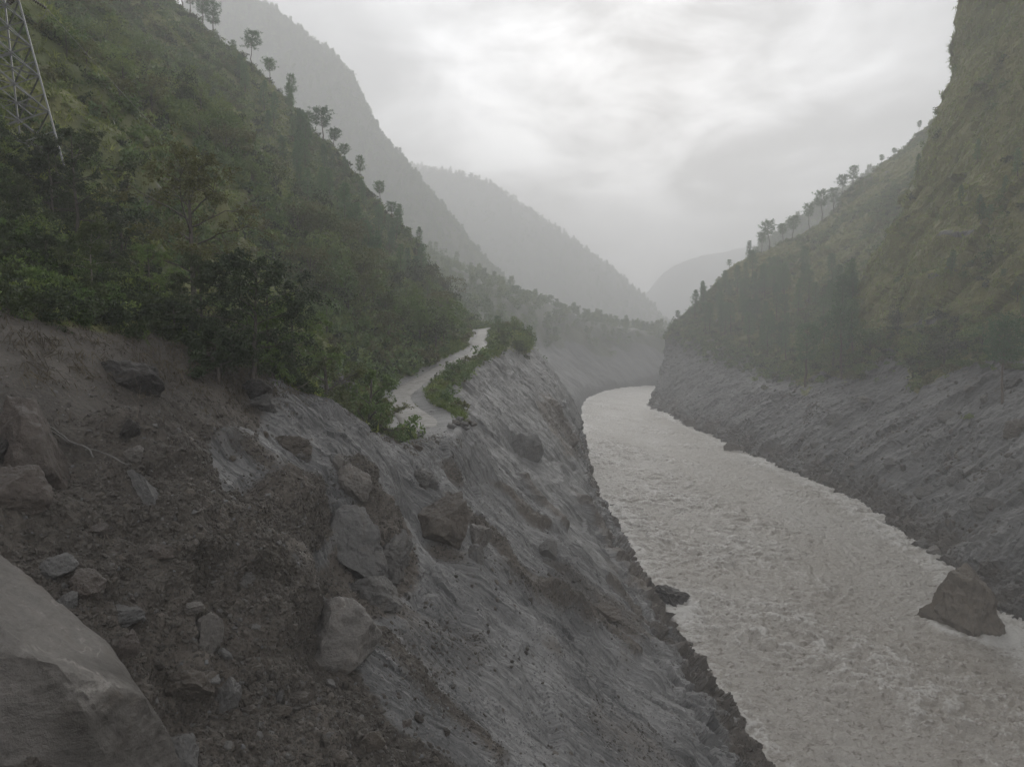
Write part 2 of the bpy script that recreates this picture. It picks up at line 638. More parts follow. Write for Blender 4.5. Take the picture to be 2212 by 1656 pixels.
def road_material():
    m, t, out = new_mat('wet_broken_asphalt')
    b = t.n('ShaderNodeBsdfPrincipled')
    t.l(b.outputs[0], out.inputs[0])
    geo = t.n('ShaderNodeNewGeometry')
    pos = geo.outputs['Position']
    n1 = t.noise(pos, 0.35, 5, 0.6, 0.4)
    n2 = t.noise(pos, 1.1, 6, 0.7)
    col = t.mix(t.maprange(n1, 0.35, 0.65), (0.14, 0.133, 0.122, 1), (0.235, 0.227, 0.212, 1))
    col = t.mix(t.math('MULTIPLY', t.maprange(n2, 0.50, 0.62), 0.8), col, (0.095, 0.086, 0.075, 1))
    t.l(col, b.inputs['Base Color'])
    t.l(t.maprange(n1, 0.40, 0.6, 0.5, 0.85), b.inputs['Roughness'])
    bp = t.n('ShaderNodeBump')
    bp.inputs['Strength'].default_value = 0.35
    bp.inputs['Distance'].default_value = 0.3
    t.l(n2, bp.inputs['Height'])
    t.l(bp.outputs[0], b.inputs['Normal'])
    return m


M_ROAD = road_material()


# ================================================================== terrain lofts
def cumlen(G):
    d = np.linalg.norm(np.diff(G, axis=1), axis=-1)
    return np.concatenate([np.zeros((G.shape[0], 1)), np.cumsum(d, axis=1)], 1)


def rows_between(y0, y1, a, b):
    r = [y0]
    while r[-1] < y1:
        r.append(r[-1] + a + b * max(r[-1], 4))
    return np.array(r)


def loft(stations, rows, segs):
    ys = [s[0] for s in stations]
    ctl = np.array([s[1] for s in stations], float)            # (n, K, 2)
    C = hermite(ys, ctl, rows)                                 # (nr, K, 2)
    us = np.concatenate([np.linspace(k, k + 1, n, endpoint=False) for k, n in enumerate(segs)] + [[len(segs)]])
    K = ctl.shape[1]
    prof = hermite(np.arange(K), np.moveaxis(C, 1, 0), us)     # (nu, nr, 2)
    prof = np.moveaxis(prof, 0, 1)
    G = np.zeros((len(rows), len(us), 3))
    G[..., 0] = prof[..., 0]
    G[..., 1] = rows[:, None]
    G[..., 2] = prof[..., 1]
    return G, us


LST = [
    (-15, [(30, -4), (27, 0), (24, 4), (14, 11), (4, 18), (-6, 26), (-14, 33), (-21, 39), (-35, 53), (-62, 82), (-105, 128), (-170, 200)]),
    (15, [(29, -4), (26, 0), (23, 4), (13, 11), (3, 19), (-5, 25.5), (-12, 31.5), (-20, 38), (-34, 52), (-62, 83), (-105, 128), (-170, 200)]),
    (35, [(28, -4), (25, 0), (22, 4), (12.5, 11), (3, 19), (-4.5, 26), (-11, 33.6), (-18.5, 39.4), (-32, 51), (-60, 80), (-105, 127), (-170, 200)]),
    (50, [(28, -4), (25, 0), (22, 4), (12, 11.5), (3, 19.5), (-4, 27), (-11, 34.8), (-17, 38), (-30, 49), (-58, 78), (-105, 126), (-170, 200)]),
    (62, [(28, -4), (25, 0), (22, 4), (12, 11.5), (3, 19.5), (-3, 25.5), (-9.5, 31.5), (-17.5, 32), (-29, 45), (-58, 78), (-105, 126), (-170, 200)]),
    (80, [(28, -4), (25, 0), (22, 4), (13, 11), (5, 18.5), (-1, 25), (-5.5, 31), (-15.5, 31.6), (-27, 44), (-58, 79), (-105, 127), (-170, 202)]),
    (105, [(27, -4), (24, 0), (21, 4), (12, 12), (3, 20.5), (-4.5, 28), (-10.5, 33.2), (-20, 33.8), (-30, 45), (-58, 78), (-105, 127), (-170, 205)]),
    (130, [(27, -4), (23.5, 0), (21, 5), (13, 14), (5, 23), (-3, 30.5), (-9, 35.6), (-17, 36.6), (-28, 48), (-56, 78), (-105, 130), (-170, 205)]),
    (165, [(27, -4), (23, 0), (21, 6), (14.5, 17), (8, 26.5), (1.5, 34), (-3.5, 38.8), (-12, 39.6), (-24, 51), (-52, 80), (-105, 132), (-175, 208)]),
    (200, [(27, -4), (23.5, 0), (22.5, 8), (18.5, 20), (13, 29), (6, 36), (0, 41.5), (-15, 42.3), (-26, 54), (-52, 82), (-105, 135), (-178, 205)]),
    (230, [(28, -4), (24, 0), (23.6, 9), (21.5, 20), (14.5, 31.5), (8, 39.5), (3, 44.5), (-14, 45), (-26, 57), (-50, 82), (-100, 135), (-175, 200)]),
    (260, [(30, -4), (26, 0), (25, 8), (20, 20), (13, 31), (6, 40), (0, 46.5), (-16, 48), (-28, 62), (-50, 90), (-100, 145), (-170, 205)]),
    (290, [(32, -4), (28, 0), (25, 8), (18, 20), (8, 31), (-2, 40), (-10, 47), (-17, 50), (-31, 68), (-48, 93), (-85, 138), (-140, 187)]),
    (330, [(38, -4), (34, 0), (30, 8), (15, 20), (0, 31), (-15, 40), (-30, 47), (-45, 49), (-60, 58), (-80, 75), (-120, 110), (-180, 150)]),
    (400, [(46, -4), (40, 0), (34, 8), (5, 20), (-25, 28), (-50, 34), (-75, 40), (-95, 44), (-115, 50), (-140, 65), (-180, 95), (-230, 130)]),
]
LROWS = np.concatenate([np.arange(-15, 9, 0.8), rows_between(9, 82, 0.045, 0.0017), rows_between(82.3, 400, 0.05, 0.0045)])
LG, LU = loft(LST, LROWS, [5, 34, 84, 84, 72, 64, 36, 28, 36, 36, 28])
LBASE = LG.copy()


def pixhit(G, px, py, rad=6):
    """grid indices of the nearest surface seen at a photo position"""
    qx, qy, dd = LPX, LPY, LDEP
    d2 = (qx - px) ** 2 + (qy - py) ** 2
    d2 = np.where(np.isnan(d2), 1e12, d2)
    m = d2 < rad * rad
    if not m.any():
        k = np.unravel_index(np.argmin(d2), d2.shape)
        return k
    key = np.where(m, dd, 1e9)
    return np.unravel_index(np.argmin(key), key.shape)


def flowcoords(G, us, u0=1):
    s = cumlen(G)
    c0 = int(np.argmin(np.abs(us - u0)))
    s = s - s[:, c0:c0 + 1]
    f = np.zeros(G.shape)
    f[..., 0] = G[..., 1]
    f[..., 1] = s
    return f


LF = flowcoords(LBASE, LU)
LN = normals(LBASE)
LPX, LPY, LDEP = project(LBASE)
LQ = LBASE.copy()                                                # sampling space for noise

# --- soil zones (world positions of what the photo shows as brown soil)
wx = fbm(LQ * 0.25, 4) * 40
wy = fbm(LQ * 0.25 + 40, 4) * 40
BROWN_POLYS = [
    [(-200, 480), (120, 620), (300, 710), (560, 740), (600, 830), (560, 900), (470, 930), (360, 930), (400, 1010), (470, 1060), (590, 1030), (660, 985),
     (720, 1010), (760, 1110), (700, 1160), (640, 1190), (650, 1250), (760, 1340), (820, 1440), (880, 1540), (1060, 1656), (1200, 1800), (-200, 1900)],
    [(735, 960), (800, 990), (900, 1110), (930, 1210), (900, 1300), (820, 1290), (760, 1180), (790, 1080)],
    [(900, 1270), (1060, 1330), (1090, 1400), (980, 1450), (900, 1400)],
    [(1180, 1200), (1250, 1230), (1400, 1330), (1420, 1370), (1290, 1320), (1200, 1260)],
    [(1155, 830), (1195, 850), (1245, 930), (1275, 975), (1235, 985), (1190, 925)],
    [(1240, 1040), (1290, 1100), (1400, 1250), (1500, 1330), (1440, 1340), (1330, 1200), (1250, 1090)],
    [(1290, 1500), (1420, 1560), (1560, 1656), (1400, 1700), (1300, 1600)],
]
brownL = np.zeros(LPX.shape)
for ip_, pl in enumerate(BROWN_POLYS):
    brownL = np.maximum(brownL, (1.0, 0.8, 0.35, 0.5, 0.7, 0.7, 0.3)[ip_] * inpoly(np.nan_to_num(LPX + wx, nan=-1e5), np.nan_to_num(LPY + wy, nan=-1e5), pl).astype(float))
brownL = np.where(LBASE[..., 1] < 12, 0.8, brownL)


def blur(a, n=2):
    for _ in range(n):
        a = a.copy()
        a[1:-1] = (a[:-2] + 2 * a[1:-1] + a[2:]) / 4
        a[:, 1:-1] = (a[:, :-2] + 2 * a[:, 1:-1] + a[:, 2:]) / 4
    return a


brownL = blur(brownL, 6)
U2 = np.broadcast_to(LU[None, :], LPX.shape)
Y2 = LBASE[..., 1]
# --- vegetation coverage, from the bench upward; near the camera it starts above the soil face
vegstart = np.interp(LROWS, [-15, 20, 34, 44, 52, 60, 66, 80, 105, 400], [7.6, 7.35, 7.2, 6.95, 6.5, 6.25, 6.35, 5.95, 5.9, 5.9])[:, None]
vegL = sstep(-0.12, 0.18, U2 - vegstart + 0.35 * fbm(LQ * 0.2 + 11, 3))
spur = sstep(185, 205, Y2) * sstep(5.1, 5.5, U2 + 0.5 * fbm(LQ * 0.15 + 3, 3))
vegL = np.maximum(vegL, spur)
for pl in ([(270, 205), (320, 190), (330, 230), (290, 275), (255, 260)], [(325, 395), (390, 350), (400, 400), (360, 450), (320, 450)],
           [(440, 140), (480, 140), (490, 165), (445, 165)], [(600, 430), (640, 470), (650, 510), (610, 490)]):
    hole = inpoly(np.nan_to_num(LPX + wx * 0.8, nan=-1e5), np.nan_to_num(LPY + wy * 0.8, nan=-1e5), pl) & (U2 > 7.3)
    vegL = vegL * (1 - 0.9 * blur(hole.astype(float), 2))
    brownL = np.maximum(brownL, 0.55 * hole)

# --- relief: broad swells, gullies down the fall line, clods
slope_m = sstep(0.8, 1.4, U2) * (1 - sstep(6.3, 7.0, U2))
hill_m = sstep(6.8, 8.0, U2)
fl = LF.copy()
warp = fbm(LQ * 0.07 + 5, 3) * 4
gq = np.stack([(fl[..., 0] + warp) * 0.16, fl[..., 1] * 0.035, np.full(LPX.shape, 2.0)], -1)
gul = ridged(gq, 4)
gq2 = np.stack([(fl[..., 0] + 0.5 * warp) * 0.9, fl[..., 1] * 0.10, np.full(LPX.shape, 7.0)], -1)
gul2 = ridged(gq2, 3)
bench_m = sstep(5.8, 6.0, U2) * (1 - sstep(6.95, 7.2, U2)) * sstep(66, 76, Y2)
disp = slope_m * (1.2 * msk(fbm, slope_m, LQ * 0.09, 4) + 0.34 * gul * sstep(0.0, 1.0, 1.6 - brownL * 0.5)
                  + 0.30 * gul2 * (1 - 0.4 * brownL))
gq3 = np.stack([(fl[..., 0] + 0.3 * warp) * 2.0, fl[..., 1] * 0.16, np.full(LPX.shape, 5.0)], -1)
m3 = slope_m * (Y2 < 120)
gul3 = msk(ridged, m3, gq3, 2)
disp += m3 * 0.17 * gul3 * (1 - 0.6 * brownL) * sstep(-0.35, 0.25, fbm(LQ * 0.1 + 33, 2) + 0.1)
lw = msk(fbm, slope_m, LQ * 0.045 + 410, 3)
saw_t = (fl[..., 0] + 11.0 * lw + 0.8 * msk(fbm, slope_m, LQ * 0.3 + 77, 3) + 0.12 * fl[..., 1]) / 10.5
saw_f = saw_t - np.floor(saw_t)
saw = saw_f - sstep(0.80, 0.97, saw_f) * 1.0
amp_s = 1.35 * sstep(-0.12, 0.32, msk(fbm, slope_m, LQ * 0.06 + 19, 3)) * sstep(14, 24, Y2) * (1 - 0.6 * sstep(85, 110, Y2))
disp += slope_m * (saw - 0.35) * amp_s * (1 - 0.35 * brownL)
brownL = np.maximum(brownL, 0.75 * slope_m * sstep(0.80, 0.90, saw_f) * sstep(0.7, 1.3, amp_s))
# short broken ledges across the fall line
led_t = (fl[..., 1] + 6.0 * msk(fbm, slope_m, LQ * 0.11 + 500, 4)) / 6.0
led_f = led_t - np.floor(led_t)
disp += slope_m * 0.75 * (sstep(0.0, 0.12, led_f) * (1 - led_f) - 0.3) * sstep(0.0, 0.35, msk(fbm, slope_m, LQ * 0.08 + 620, 3))
sb = slope_m * brownL
disp += sb * (0.75 * msk(fbm, sb, LQ * 0.42 + 9, 5, 0.62) + 0.30 * msk(ridged, sb, LQ * 1.3 + 4, 3))
disp += slope_m * (1 - brownL) * 0.30 * msk(fbm, slope_m, LQ * 0.7 + 2, 4, 0.6)
near_m = slope_m * (Y2 < 75)
disp += near_m * ((0.06 + 0.09 * brownL) * msk(fbm, near_m, LQ * 2.6, 3, 0.65) + 0.05 * msk(ridged, near_m, LQ * 3.3 + 8, 2))
# fractured crust: long plates down the fall line, smaller chips, open joints; clods in the brown soil
wu = fl[..., 0] + 0.35 * warp + 0.5 * msk(fbm, slope_m, LQ * 0.6 + 700, 3)
wv_ = fl[..., 1] + 1.2 * msk(fbm, slope_m, LQ * 0.5 + 720, 3)
r1, e1, o1 = cells(wu / 1.7 + 0.05 * wv_, wv_ / 5.5, 3)
r2, e2, o2 = cells(wu / 0.62, wv_ / 1.7, 11)
gz = slope_m * (1 - 0.75 * brownL) * sstep(150, 110, Y2)
platy = 0.35 + 0.65 * sstep(-0.2, 0.3, msk(fbm, slope_m, LQ * 0.07 + 808, 3))
disp += gz * platy * (0.34 * (r1 - 0.5) + 0.22 * o1 * (r1 - 0.3) - 0.14 * np.exp(-e1 / 0.07))
disp += gz * platy * (0.13 * (r2 - 0.5) - 0.05 * np.exp(-e2 / 0.08))
r3, e3, o3 = cells(fl[..., 0] / 0.55, fl[..., 1] / 0.6, 23)
disp += slope_m * brownL * (Y2 < 80) * (0.14 * (r3 - 0.5) * sstep(0.25, 0.7, r3) - 0.04 * np.exp(-e3 / 0.1))
# broken rocky bank at the waterline
bank = sstep(0.6, 1.2, U2) * (1 - sstep(2.3, 3.0, U2))
rb, eb, ob = cells(fl[..., 0] / 2.6, fl[..., 1] / 2.2, 31)
disp += bank * (1.6 * (rb - 0.4) + 0.8 * ob) * (Y2 < 240)
disp += bank * (1.3 * msk(ridged, bank, LQ * 0.20 + 31, 4) - 0.45 + 0.6 * msk(ridged, bank, LQ * 0.8 + 7, 3))
brownL = np.maximum(brownL, (1 - sstep(1.9, 2.5, U2 + 0.9 * fbm(LQ * 0.12 + 300, 3))) * sstep(0.5, 0.9, U2) * 0.9 * (Y2 < 215))
# hillside: spurs and hollows
disp += hill_m * (8.0 * msk(fbm, hill_m, LQ * 0.022 + 1.7, 4) + 6.5 * msk(ridged, hill_m, np.stack([(fl[..., 0] + 0.35 * fl[..., 1]) * 0.035, fl[..., 1] * 0.014, fl[..., 0] * 0 + 1], -1), 4)
                  + 1.1 * msk(fbm, hill_m, LQ * 0.25, 4)) * sstep(6.9, 8.6, U2)
disp *= (1 - 0.93 * bench_m)


def pline3d(pts):
    out = []
    for (a, b) in pts:
        k = pixhit(LBASE, a, b)
        out.append(LF[k][:2])
    return np.array(out)


def seg_dist(F2, line):
    """distance, signed side and position along a polyline in (along valley, down slope) space"""
    best = np.full(F2.shape[:2], 1e9)
    side = np.zeros(F2.shape[:2])
    tt = np.zeros(F2.shape[:2])
    n = len(line) - 1
    for k in range(n):
        a, b = line[k], line[k + 1]
        ab = b - a
        L2 = max((ab ** 2).sum(), 1e-6)
        t = np.clip(((F2[..., 0] - a[0]) * ab[0] + (F2[..., 1] - a[1]) * ab[1]) / L2, 0, 1)
        dx = F2[..., 0] - (a[0] + t * ab[0])
        dy = F2[..., 1] - (a[1] + t * ab[1])
        d = np.hypot(dx, dy)
        m = d < best
        best = np.where(m, d, best)
        side = np.where(m, np.sign(ab[0] * dy - ab[1] * dx), side)
        tt = np.where(m, (k + t) / n, tt)
    return best, side, tt


F2 = LF[..., :2] + np.stack([fbm(LQ * 0.5 + 60, 4) * 1.3, fbm(LQ * 0.5 + 80, 4) * 1.3], -1)


def scarp(pts, depth, width, sgn):
    """break in the crust: one side drops sharply and heals over `width` metres"""
    global disp
    line = pline3d(pts)
    d, s, t = seg_dist(F2, line)
    sd = d * s * sgn
    fade = sstep(0, 0.12, t) * (1 - sstep(0.88, 1.0, t))
    drop = sstep(-0.05, 0.35, sd) * np.exp(-np.maximum(sd, 0) / width) * np.where(d < width * 4, 1, 0)
    lip = 0.18 * np.exp(-((sd + 0.45) / 0.4) ** 2)
    disp = disp + fade * depth * (lip - drop)


def groove(pts, depth, width):
    global disp, brownL
    line = pline3d(pts)
    d, s, t = seg_dist(F2, line)
    fade = sstep(0, 0.15, t) * (1 - sstep(0.9, 1.0, t))
    disp = disp - fade * depth * np.exp(-(d / width) ** 2)
    brownL = np.maximum(brownL, fade * 0.8 * np.exp(-(d / (width * 1.1)) ** 2))


def mound(px, py, hgt, rad):
    global disp
    k = pixhit(LBASE, px, py)
    d = np.linalg.norm(LBASE - LBASE[k], axis=-1)
    disp = disp + hgt * np.exp(-(d / rad) ** 2)


groove([(245, 890), (290, 960), (330, 1040), (380, 1130), (440, 1230)], 1.3, 1.3)
groove([(350, 930), (400, 1000), (450, 1090), (520, 1170), (570, 1260)], 1.2, 1.3)
groove([(740, 965), (790, 1030), (840, 1110), (870, 1190)], 1.5, 1.3)
groove([(640, 1010), (680, 1090), (690, 1180), (660, 1260), (560, 1330)], 0.9, 1.4)
groove([(1120, 1020), (1160, 1070), (1230, 1150)], 1.4, 1.3)
groove([(1050, 1190), (1180, 1260), (1300, 1330), (1400, 1420)], 0.9, 1.2)
groove([(1240, 1050), (1300, 1130), (1380, 1250), (1450, 1330)], 1.8, 1.5)
groove([(830, 1300), (900, 1400), (1020, 1520), (1120, 1640)], 0.45, 0.9)
groove([(1190, 850), (1225, 910), (1255, 965)], 1.6, 2.2)
scarp([(470, 1045), (540, 1062), (600, 1020), (665, 995)], 0.9, 1.5, -1)
scarp([(560, 905), (610, 960), (660, 1000)], 0.6, 1.2, -1)
scarp([(380, 1180), (430, 1290), (470, 1400), (510, 1500)], 0.9, 1.6, -1)
scarp([(170, 1160), (220, 1230), (270, 1310), (330, 1400), (400, 1500)], 0.8, 1.4, -1)
for (a_, b_, w_) in [(72, 1000, 150), (730, 1382, 158), (770, 1190, 150), (845, 1205, 95), (805, 1288, 108), (962, 1140, 108), (1031, 1160, 50), (764, 1047, 58),
                     (1178, 1192, 50), (1132, 970, 60), (566, 872, 66), (625, 965, 80), (692, 855, 70), (735, 862, 60), (905, 1036, 52), (433, 1392, 90), (490, 1512, 60),
                     (255, 1333, 92), (190, 1275, 66), (130, 1228, 60), (322, 1070, 80), (797, 1600, 50), (655, 1508, 52), (1305, 1325, 66), (415, 1480, 80)]:
    k_ = pixhit(LBASE, a_, b_ - 0.25 * w_)
    wm = w_ * LDEP[k_] / FPX
    mound(a_, b_ - 0.25 * w_, 0.34 * wm, 0.9 * wm)
mound(1130, 1480, 0.7, 7)
mound(1330, 1430, 0.6, 6)
mound(730, 1180, 0.9, 1.9)
mound(960, 1120, 0.9, 1.9)
mound(700, 900, 0.5, 3)
mound(1130, 970, 0.8, 3)
mound(1250, 1300, -0.4, 3)

LG = LBASE + LN * disp[..., None]
LG[..., 2] = np.where(U2 < 0.5, np.minimum(LG[..., 2], -1.5), LG[..., 2])
me = mesh_np('left_terrain', LG, grid_quads(*LG.shape[:2]), smooth=False)
add_attr(me, 'brown', np.clip(brownL, 0, 1))
rd0 = np.full(LPX.shape, 99.0)
sel0 = (Y2 > 70) & (Y2 < 276) & (U2 > 5.0) & (U2 < 8.0)
RP0 = np.array([(-9.0, 76), (-10.5, 84), (-14.6, 95), (-16.0, 106), (-14.8, 118), (-13.0, 130), (-10.4, 147), (-8.3, 165), (-8.4, 182), (-10.0, 200), (-9.2, 216), (-10.5, 232), (-10.2, 246), (-6.8, 258), (-6.2, 272)])
for q_ in hermite(range(15), RP0, np.linspace(0, 14, 90)):
    rd0[sel0] = np.minimum(rd0[sel0], np.hypot(LG[sel0][:, 0] - q_[0], LG[sel0][:, 1] - q_[1]))
vegL = vegL * sstep(2.6, 4.4, rd0 - np.interp(Y2, [76, 95], [1.5, 0.0]))
add_attr(me, 'veg', np.clip(vegL, 0, 1))
toneL = 0.5 + 0.55 * fbm(LQ * 0.13 + 70, 4) + 0.22 * gul2 * slope_m - 0.05
add_attr(me, 'tone', toneL)
add_attr(me, 'flow', LF, 'FLOAT_VECTOR')
left_terrain = obj('left_terrain', me, M_LEFT)
tag(left_terrain, 'grey and brown mud slope with green hillside above it', 'terrain', kind='structure')

RST = [
    (30, [(46, -4), (50, 0), (54, 4), (66, 13), (80, 24), (98, 37), (108, 52), (120, 85), (133, 135), (146, 200), (185, 260)]),
    (66, [(53, -4), (57, 0), (60, 3), (72, 13), (86, 24), (104, 38), (112, 52), (124, 85), (138, 135), (152, 200), (190, 265)]),
    (90, [(61, -4), (66, 0), (69, 3), (80, 12.5), (94, 24), (112, 38), (119, 52), (131, 85), (146, 135), (160, 200), (195, 265)]),
    (120, [(71, -4), (75, 0), (78, 3.5), (88, 12), (101, 23), (118, 37), (125, 52), (138, 85), (152, 135), (166, 200), (200, 270)]),
    (176, [(80, -4), (84, 0), (87, 4), (97, 13), (111, 25), (129, 38.6), (135, 52), (146, 85), (160, 133), (173, 200), (205, 270)]),
    (230, [(81, -4), (85, 0), (88, 4), (98, 13), (111, 24), (127, 35), (133, 52), (144, 85), (160, 132), (173, 195), (205, 270)]),
    (280, [(82, -4), (86, 0), (89, 4), (98, 12.5), (110, 22), (124, 31), (132, 50), (147, 86), (166, 131), (178, 182), (205, 260)]),
    (308, [(82, -4), (86, 0), (89, 4), (99, 13), (111, 22), (125, 30), (140, 46), (162, 75), (190, 112), (212, 150), (250, 210)]),
    (350, [(82, -4), (86, 0), (89, 4), (99, 13), (113, 22), (128, 30), (143, 45), (166, 68), (198, 98), (228, 130), (275, 180)]),
    (400, [(83, -4), (87, 0), (90, 5), (100, 15), (113, 24), (128, 34), (145, 50), (168, 72), (198, 100), (232, 135), (280, 178)]),
    (450, [(84, -4), (88, 0), (91, 6), (100, 18), (110, 29), (122, 40), (140, 58), (166, 82), (200, 108), (240, 142), (290, 185)]),
    (490, [(90, -4), (94, 0), (97, 8), (104, 22), (110, 34), (117, 46), (136, 68), (165, 94), (204, 115), (245, 150), (300, 200)]),
    (520, [(104, -4), (108, 0), (109, 12), (110, 28), (111, 40), (114, 50), (136, 73), (160, 97), (206, 118), (255, 160), (305, 204)]),
    (545, [(114, -4), (118, 0), (119, 12), (120, 28), (122, 38), (128, 46), (150, 62), (180, 84), (220, 105), (270, 140), (330, 180)]),
    (600, [(146, -4), (150, 0), (154, 8), (162, 20), (172, 30), (185, 38), (205, 52), (235, 70), (275, 90), (320, 115), (380, 150)]),
    (720, [(224, -4), (230, 0), (236, 8), (248, 20), (260, 30), (275, 38), (300, 50), (335, 66), (380, 85), (430, 105), (490, 130)]),
]
RROWS = rows_between(40, 720, 0.12, 0.003)
RG, RU = loft(RST, RROWS, [6, 16, 36, 40, 44, 36, 44, 48, 48, 30])
RBASE = RG.copy()
RF = flowcoords(RBASE, RU)
RN = -normals(RBASE)
RU2 = np.broadcast_to(RU[None, :], RBASE.shape[:2])
RY2 = RBASE[..., 1]
RPX, RPY, _d = project(RBASE)
vstart = np.interp(RROWS, [30, 150, 200, 240, 280, 330, 400, 480, 520, 720], [5.05, 5.0, 4.85, 4.95, 4.75, 4.7, 4.85, 4.95, 5.0, 5.0])[:, None]
VLINE = [(1380, 700), (1435, 722), (1560, 742), (1640, 765), (1700, 805), (1735, 835), (1775, 800), (1820, 815), (1880, 770), (1915, 755), (1950, 790), (1965, 830),
         (2010, 815), (2060, 790), (2110, 772), (2212, 765), (2700, 720)]
vl = np.interp(np.nan_to_num(RPX, nan=3000), [p[0] for p in VLINE], [p[1] for p in VLINE])
up_px = vl - np.nan_to_num(RPY, nan=0) + 34 * fbm(RBASE * 0.07 + 21, 4)
vegR = np.where(RU2 > 3.0, sstep(-10, 12, up_px), 0.0)
vegR = np.where(RY2 > 560, sstep(4.6, 5.2, RU2), vegR)
fr = RF
warp = fbm(RBASE * 0.03 + 5, 3) * 8
rg1 = ridged(np.stack([(fr[..., 0] + warp + 0.35 * fr[..., 1]) * 0.06, fr[..., 1] * 0.018, fr[..., 0] * 0 + 2.0], -1), 4)
rg2 = ridged(np.stack([(fr[..., 0] + 0.5 * warp + 0.35 * fr[..., 1]) * 0.35, fr[..., 1] * 0.05, fr[..., 0] * 0 + 7.0], -1), 3)
rs = sstep(0.8, 1.5, RU2) * (1 - sstep(4.6, 5.4, RU2))
rsaw_t = (fr[..., 0] + 9 * fbm(RBASE * 0.03 + 41, 3) - 0.25 * fr[..., 1]) / 17.0
rsaw_f = rsaw_t - np.floor(rsaw_t)
rsaw = (1 - rsaw_f) - sstep(0.82, 0.97, 1 - rsaw_f)
dR = rs * (2.8 * fbm(RBASE * 0.05, 4) + 1.7 * rg1 + 0.75 * rg2 + 0.8 * fbm(RBASE * 0.3, 4, 0.62) + 2.2 * rsaw * sstep(-0.2, 0.3, fbm(RBASE * 0.03 + 13, 3)))
bankR = sstep(0.6, 1.2, RU2) * (1 - sstep(1.9, 2.8, RU2))
dR += bankR * (1.3 * ridged(RBASE * 0.16 + 3, 4) - 0.3 + 0.6 * ridged(RBASE * 0.7, 3))
cl = sstep(4.8, 6.2, RU2)
rr1, re1, ro1 = cells(fr[..., 0] / 6.0 + 0.06 * fr[..., 1], (fr[..., 1] + 3 * fbm(RBASE * 0.1 + 3, 3)) / 15.0, 5)
rr2, re2, ro2 = cells(fr[..., 0] / 2.2, fr[..., 1] / 5.0, 15)
dR += rs * (1.0 * (rr1 - 0.5) + 0.7 * ro1 * (rr1 - 0.3) - 0.4 * np.exp(-re1 / 0.06) + 0.38 * (rr2 - 0.5))
rc1, rce, rco = cells((fr[..., 0] + 0.6 * fr[..., 1] + 6 * fbm(RBASE * 0.05 + 9, 3)) / 17.0, (fr[..., 1] + 8 * fbm(RBASE * 0.04 + 19, 3)) / 30.0, 45)
rlt = (fr[..., 1] + 0.35 * fr[..., 0] + 10 * fbm(RBASE * 0.03 + 66, 4)) / 15.0
rlf = rlt - np.floor(rlt)
ledgeR = sstep(0.0, 0.14, rlf) * (1 - rlf)
lmask = sstep(-0.1, 0.3, fbm(RBASE * 0.025 + 31, 3))
dR += cl * (4.2 * (rc1 - 0.5) + 3.0 * rco * (rc1 - 0.4) + 3.0 * (ledgeR - 0.4) * lmask)
vegR = np.where(RU2 > 5.2, vegR * (1 - 0.9 * sstep(0.84, 0.94, rlf) * lmask * sstep(-0.05, 0.15, fbm(RBASE * 0.06 + 87, 3))), vegR)
dR += cl * (5.5 * fbm(RBASE * 0.020 + 4, 4) + 5.0 * ridged(np.stack([(fr[..., 0] + 0.5 * fr[..., 1]) * 0.03, fr[..., 1] * 0.012, fr[..., 0] * 0 + 4], -1), 4)
            + 2.0 * fbm(RBASE * 0.13 + 8, 4, 0.6) + 0.9 * ridged(RBASE * 0.35, 3))
rockyR = sstep(470, 500, RY2) * (1 - sstep(545, 590, RY2)) * sstep(0.9, 1.3, RU2) * (1 - sstep(5.0, 5.6, RU2))
dR += rockyR * (2.2 * ridged(RBASE * 0.09 + 13, 4) + 0.8 * ridged(RBASE * 0.35, 3))
RG = RBASE + RN * dR[..., None]
brownR = np.clip(bankR * (0.55 + 1.2 * fbm(RBASE * 0.1 + 50, 3)) + 0.25 * sstep(0.1, 0.5, fbm(RBASE * 0.05 + 90, 3)) * rs, 0, 1)
me = mesh_np('right_terrain', RG, grid_quads(*RG.shape[:2])[:, ::-1], smooth=False)
add_attr(me, 'brown', brownR)
add_attr(me, 'veg', np.clip(vegR, 0, 1))
add_attr(me, 'tone', 0.45 + 0.6 * fbm(RBASE * 0.06 + 70, 5) + 0.25 * rg2)
add_attr(me, 'flow', RF, 'FLOAT_VECTOR')
right_terrain = obj('right_terrain', me, M_RIGHT)
tag(right_terrain, 'grey silt slope under a steep grassy cliff', 'terrain', kind='structure')

# ---- far bank round the bend and the misty hills
FB = [((40, 395), (-1, 0.05)), ((50, 480), (-.95, .3)), ((66, 560), (-.85, .5)), ((95, 640), (-.75, .66)), ((150, 710), (-.6, .8)),
      ((230, 770), (-.5, .87)), ((340, 830), (-.45, .9)), ((520, 900), (-.4, .92))]
fprof = np.array([(-6, -4), (0, 0), (6, 5), (26, 20), (44, 34), (58, 45), (80, 50), (140, 55), (230, 58), (340, 40)], float)
org = hermite(range(8), [f[0] for f in FB], np.linspace(0, 7, 220))
inn = hermite(range(8), [f[1] for f in FB], np.linspace(0, 7, 220))
inn /= np.linalg.norm(inn, axis=1)[:, None]
pf = hermite(range(10), fprof, np.linspace(0, 9, 120))
FG = np.zeros((220, 120, 3))
FG[..., :2] = org[:, None, :] + inn[:, None, :] * pf[None, :, :1]
FG[..., 2] = pf[None, :, 1]
FU = np.broadcast_to(np.linspace(0, 9, 120)[None, :], (220, 120))
FFl = np.zeros_like(FG)
FFl[..., 0] = np.linspace(0, 700, 220)[:, None]
FFl[..., 1] = pf[None, :, 0]
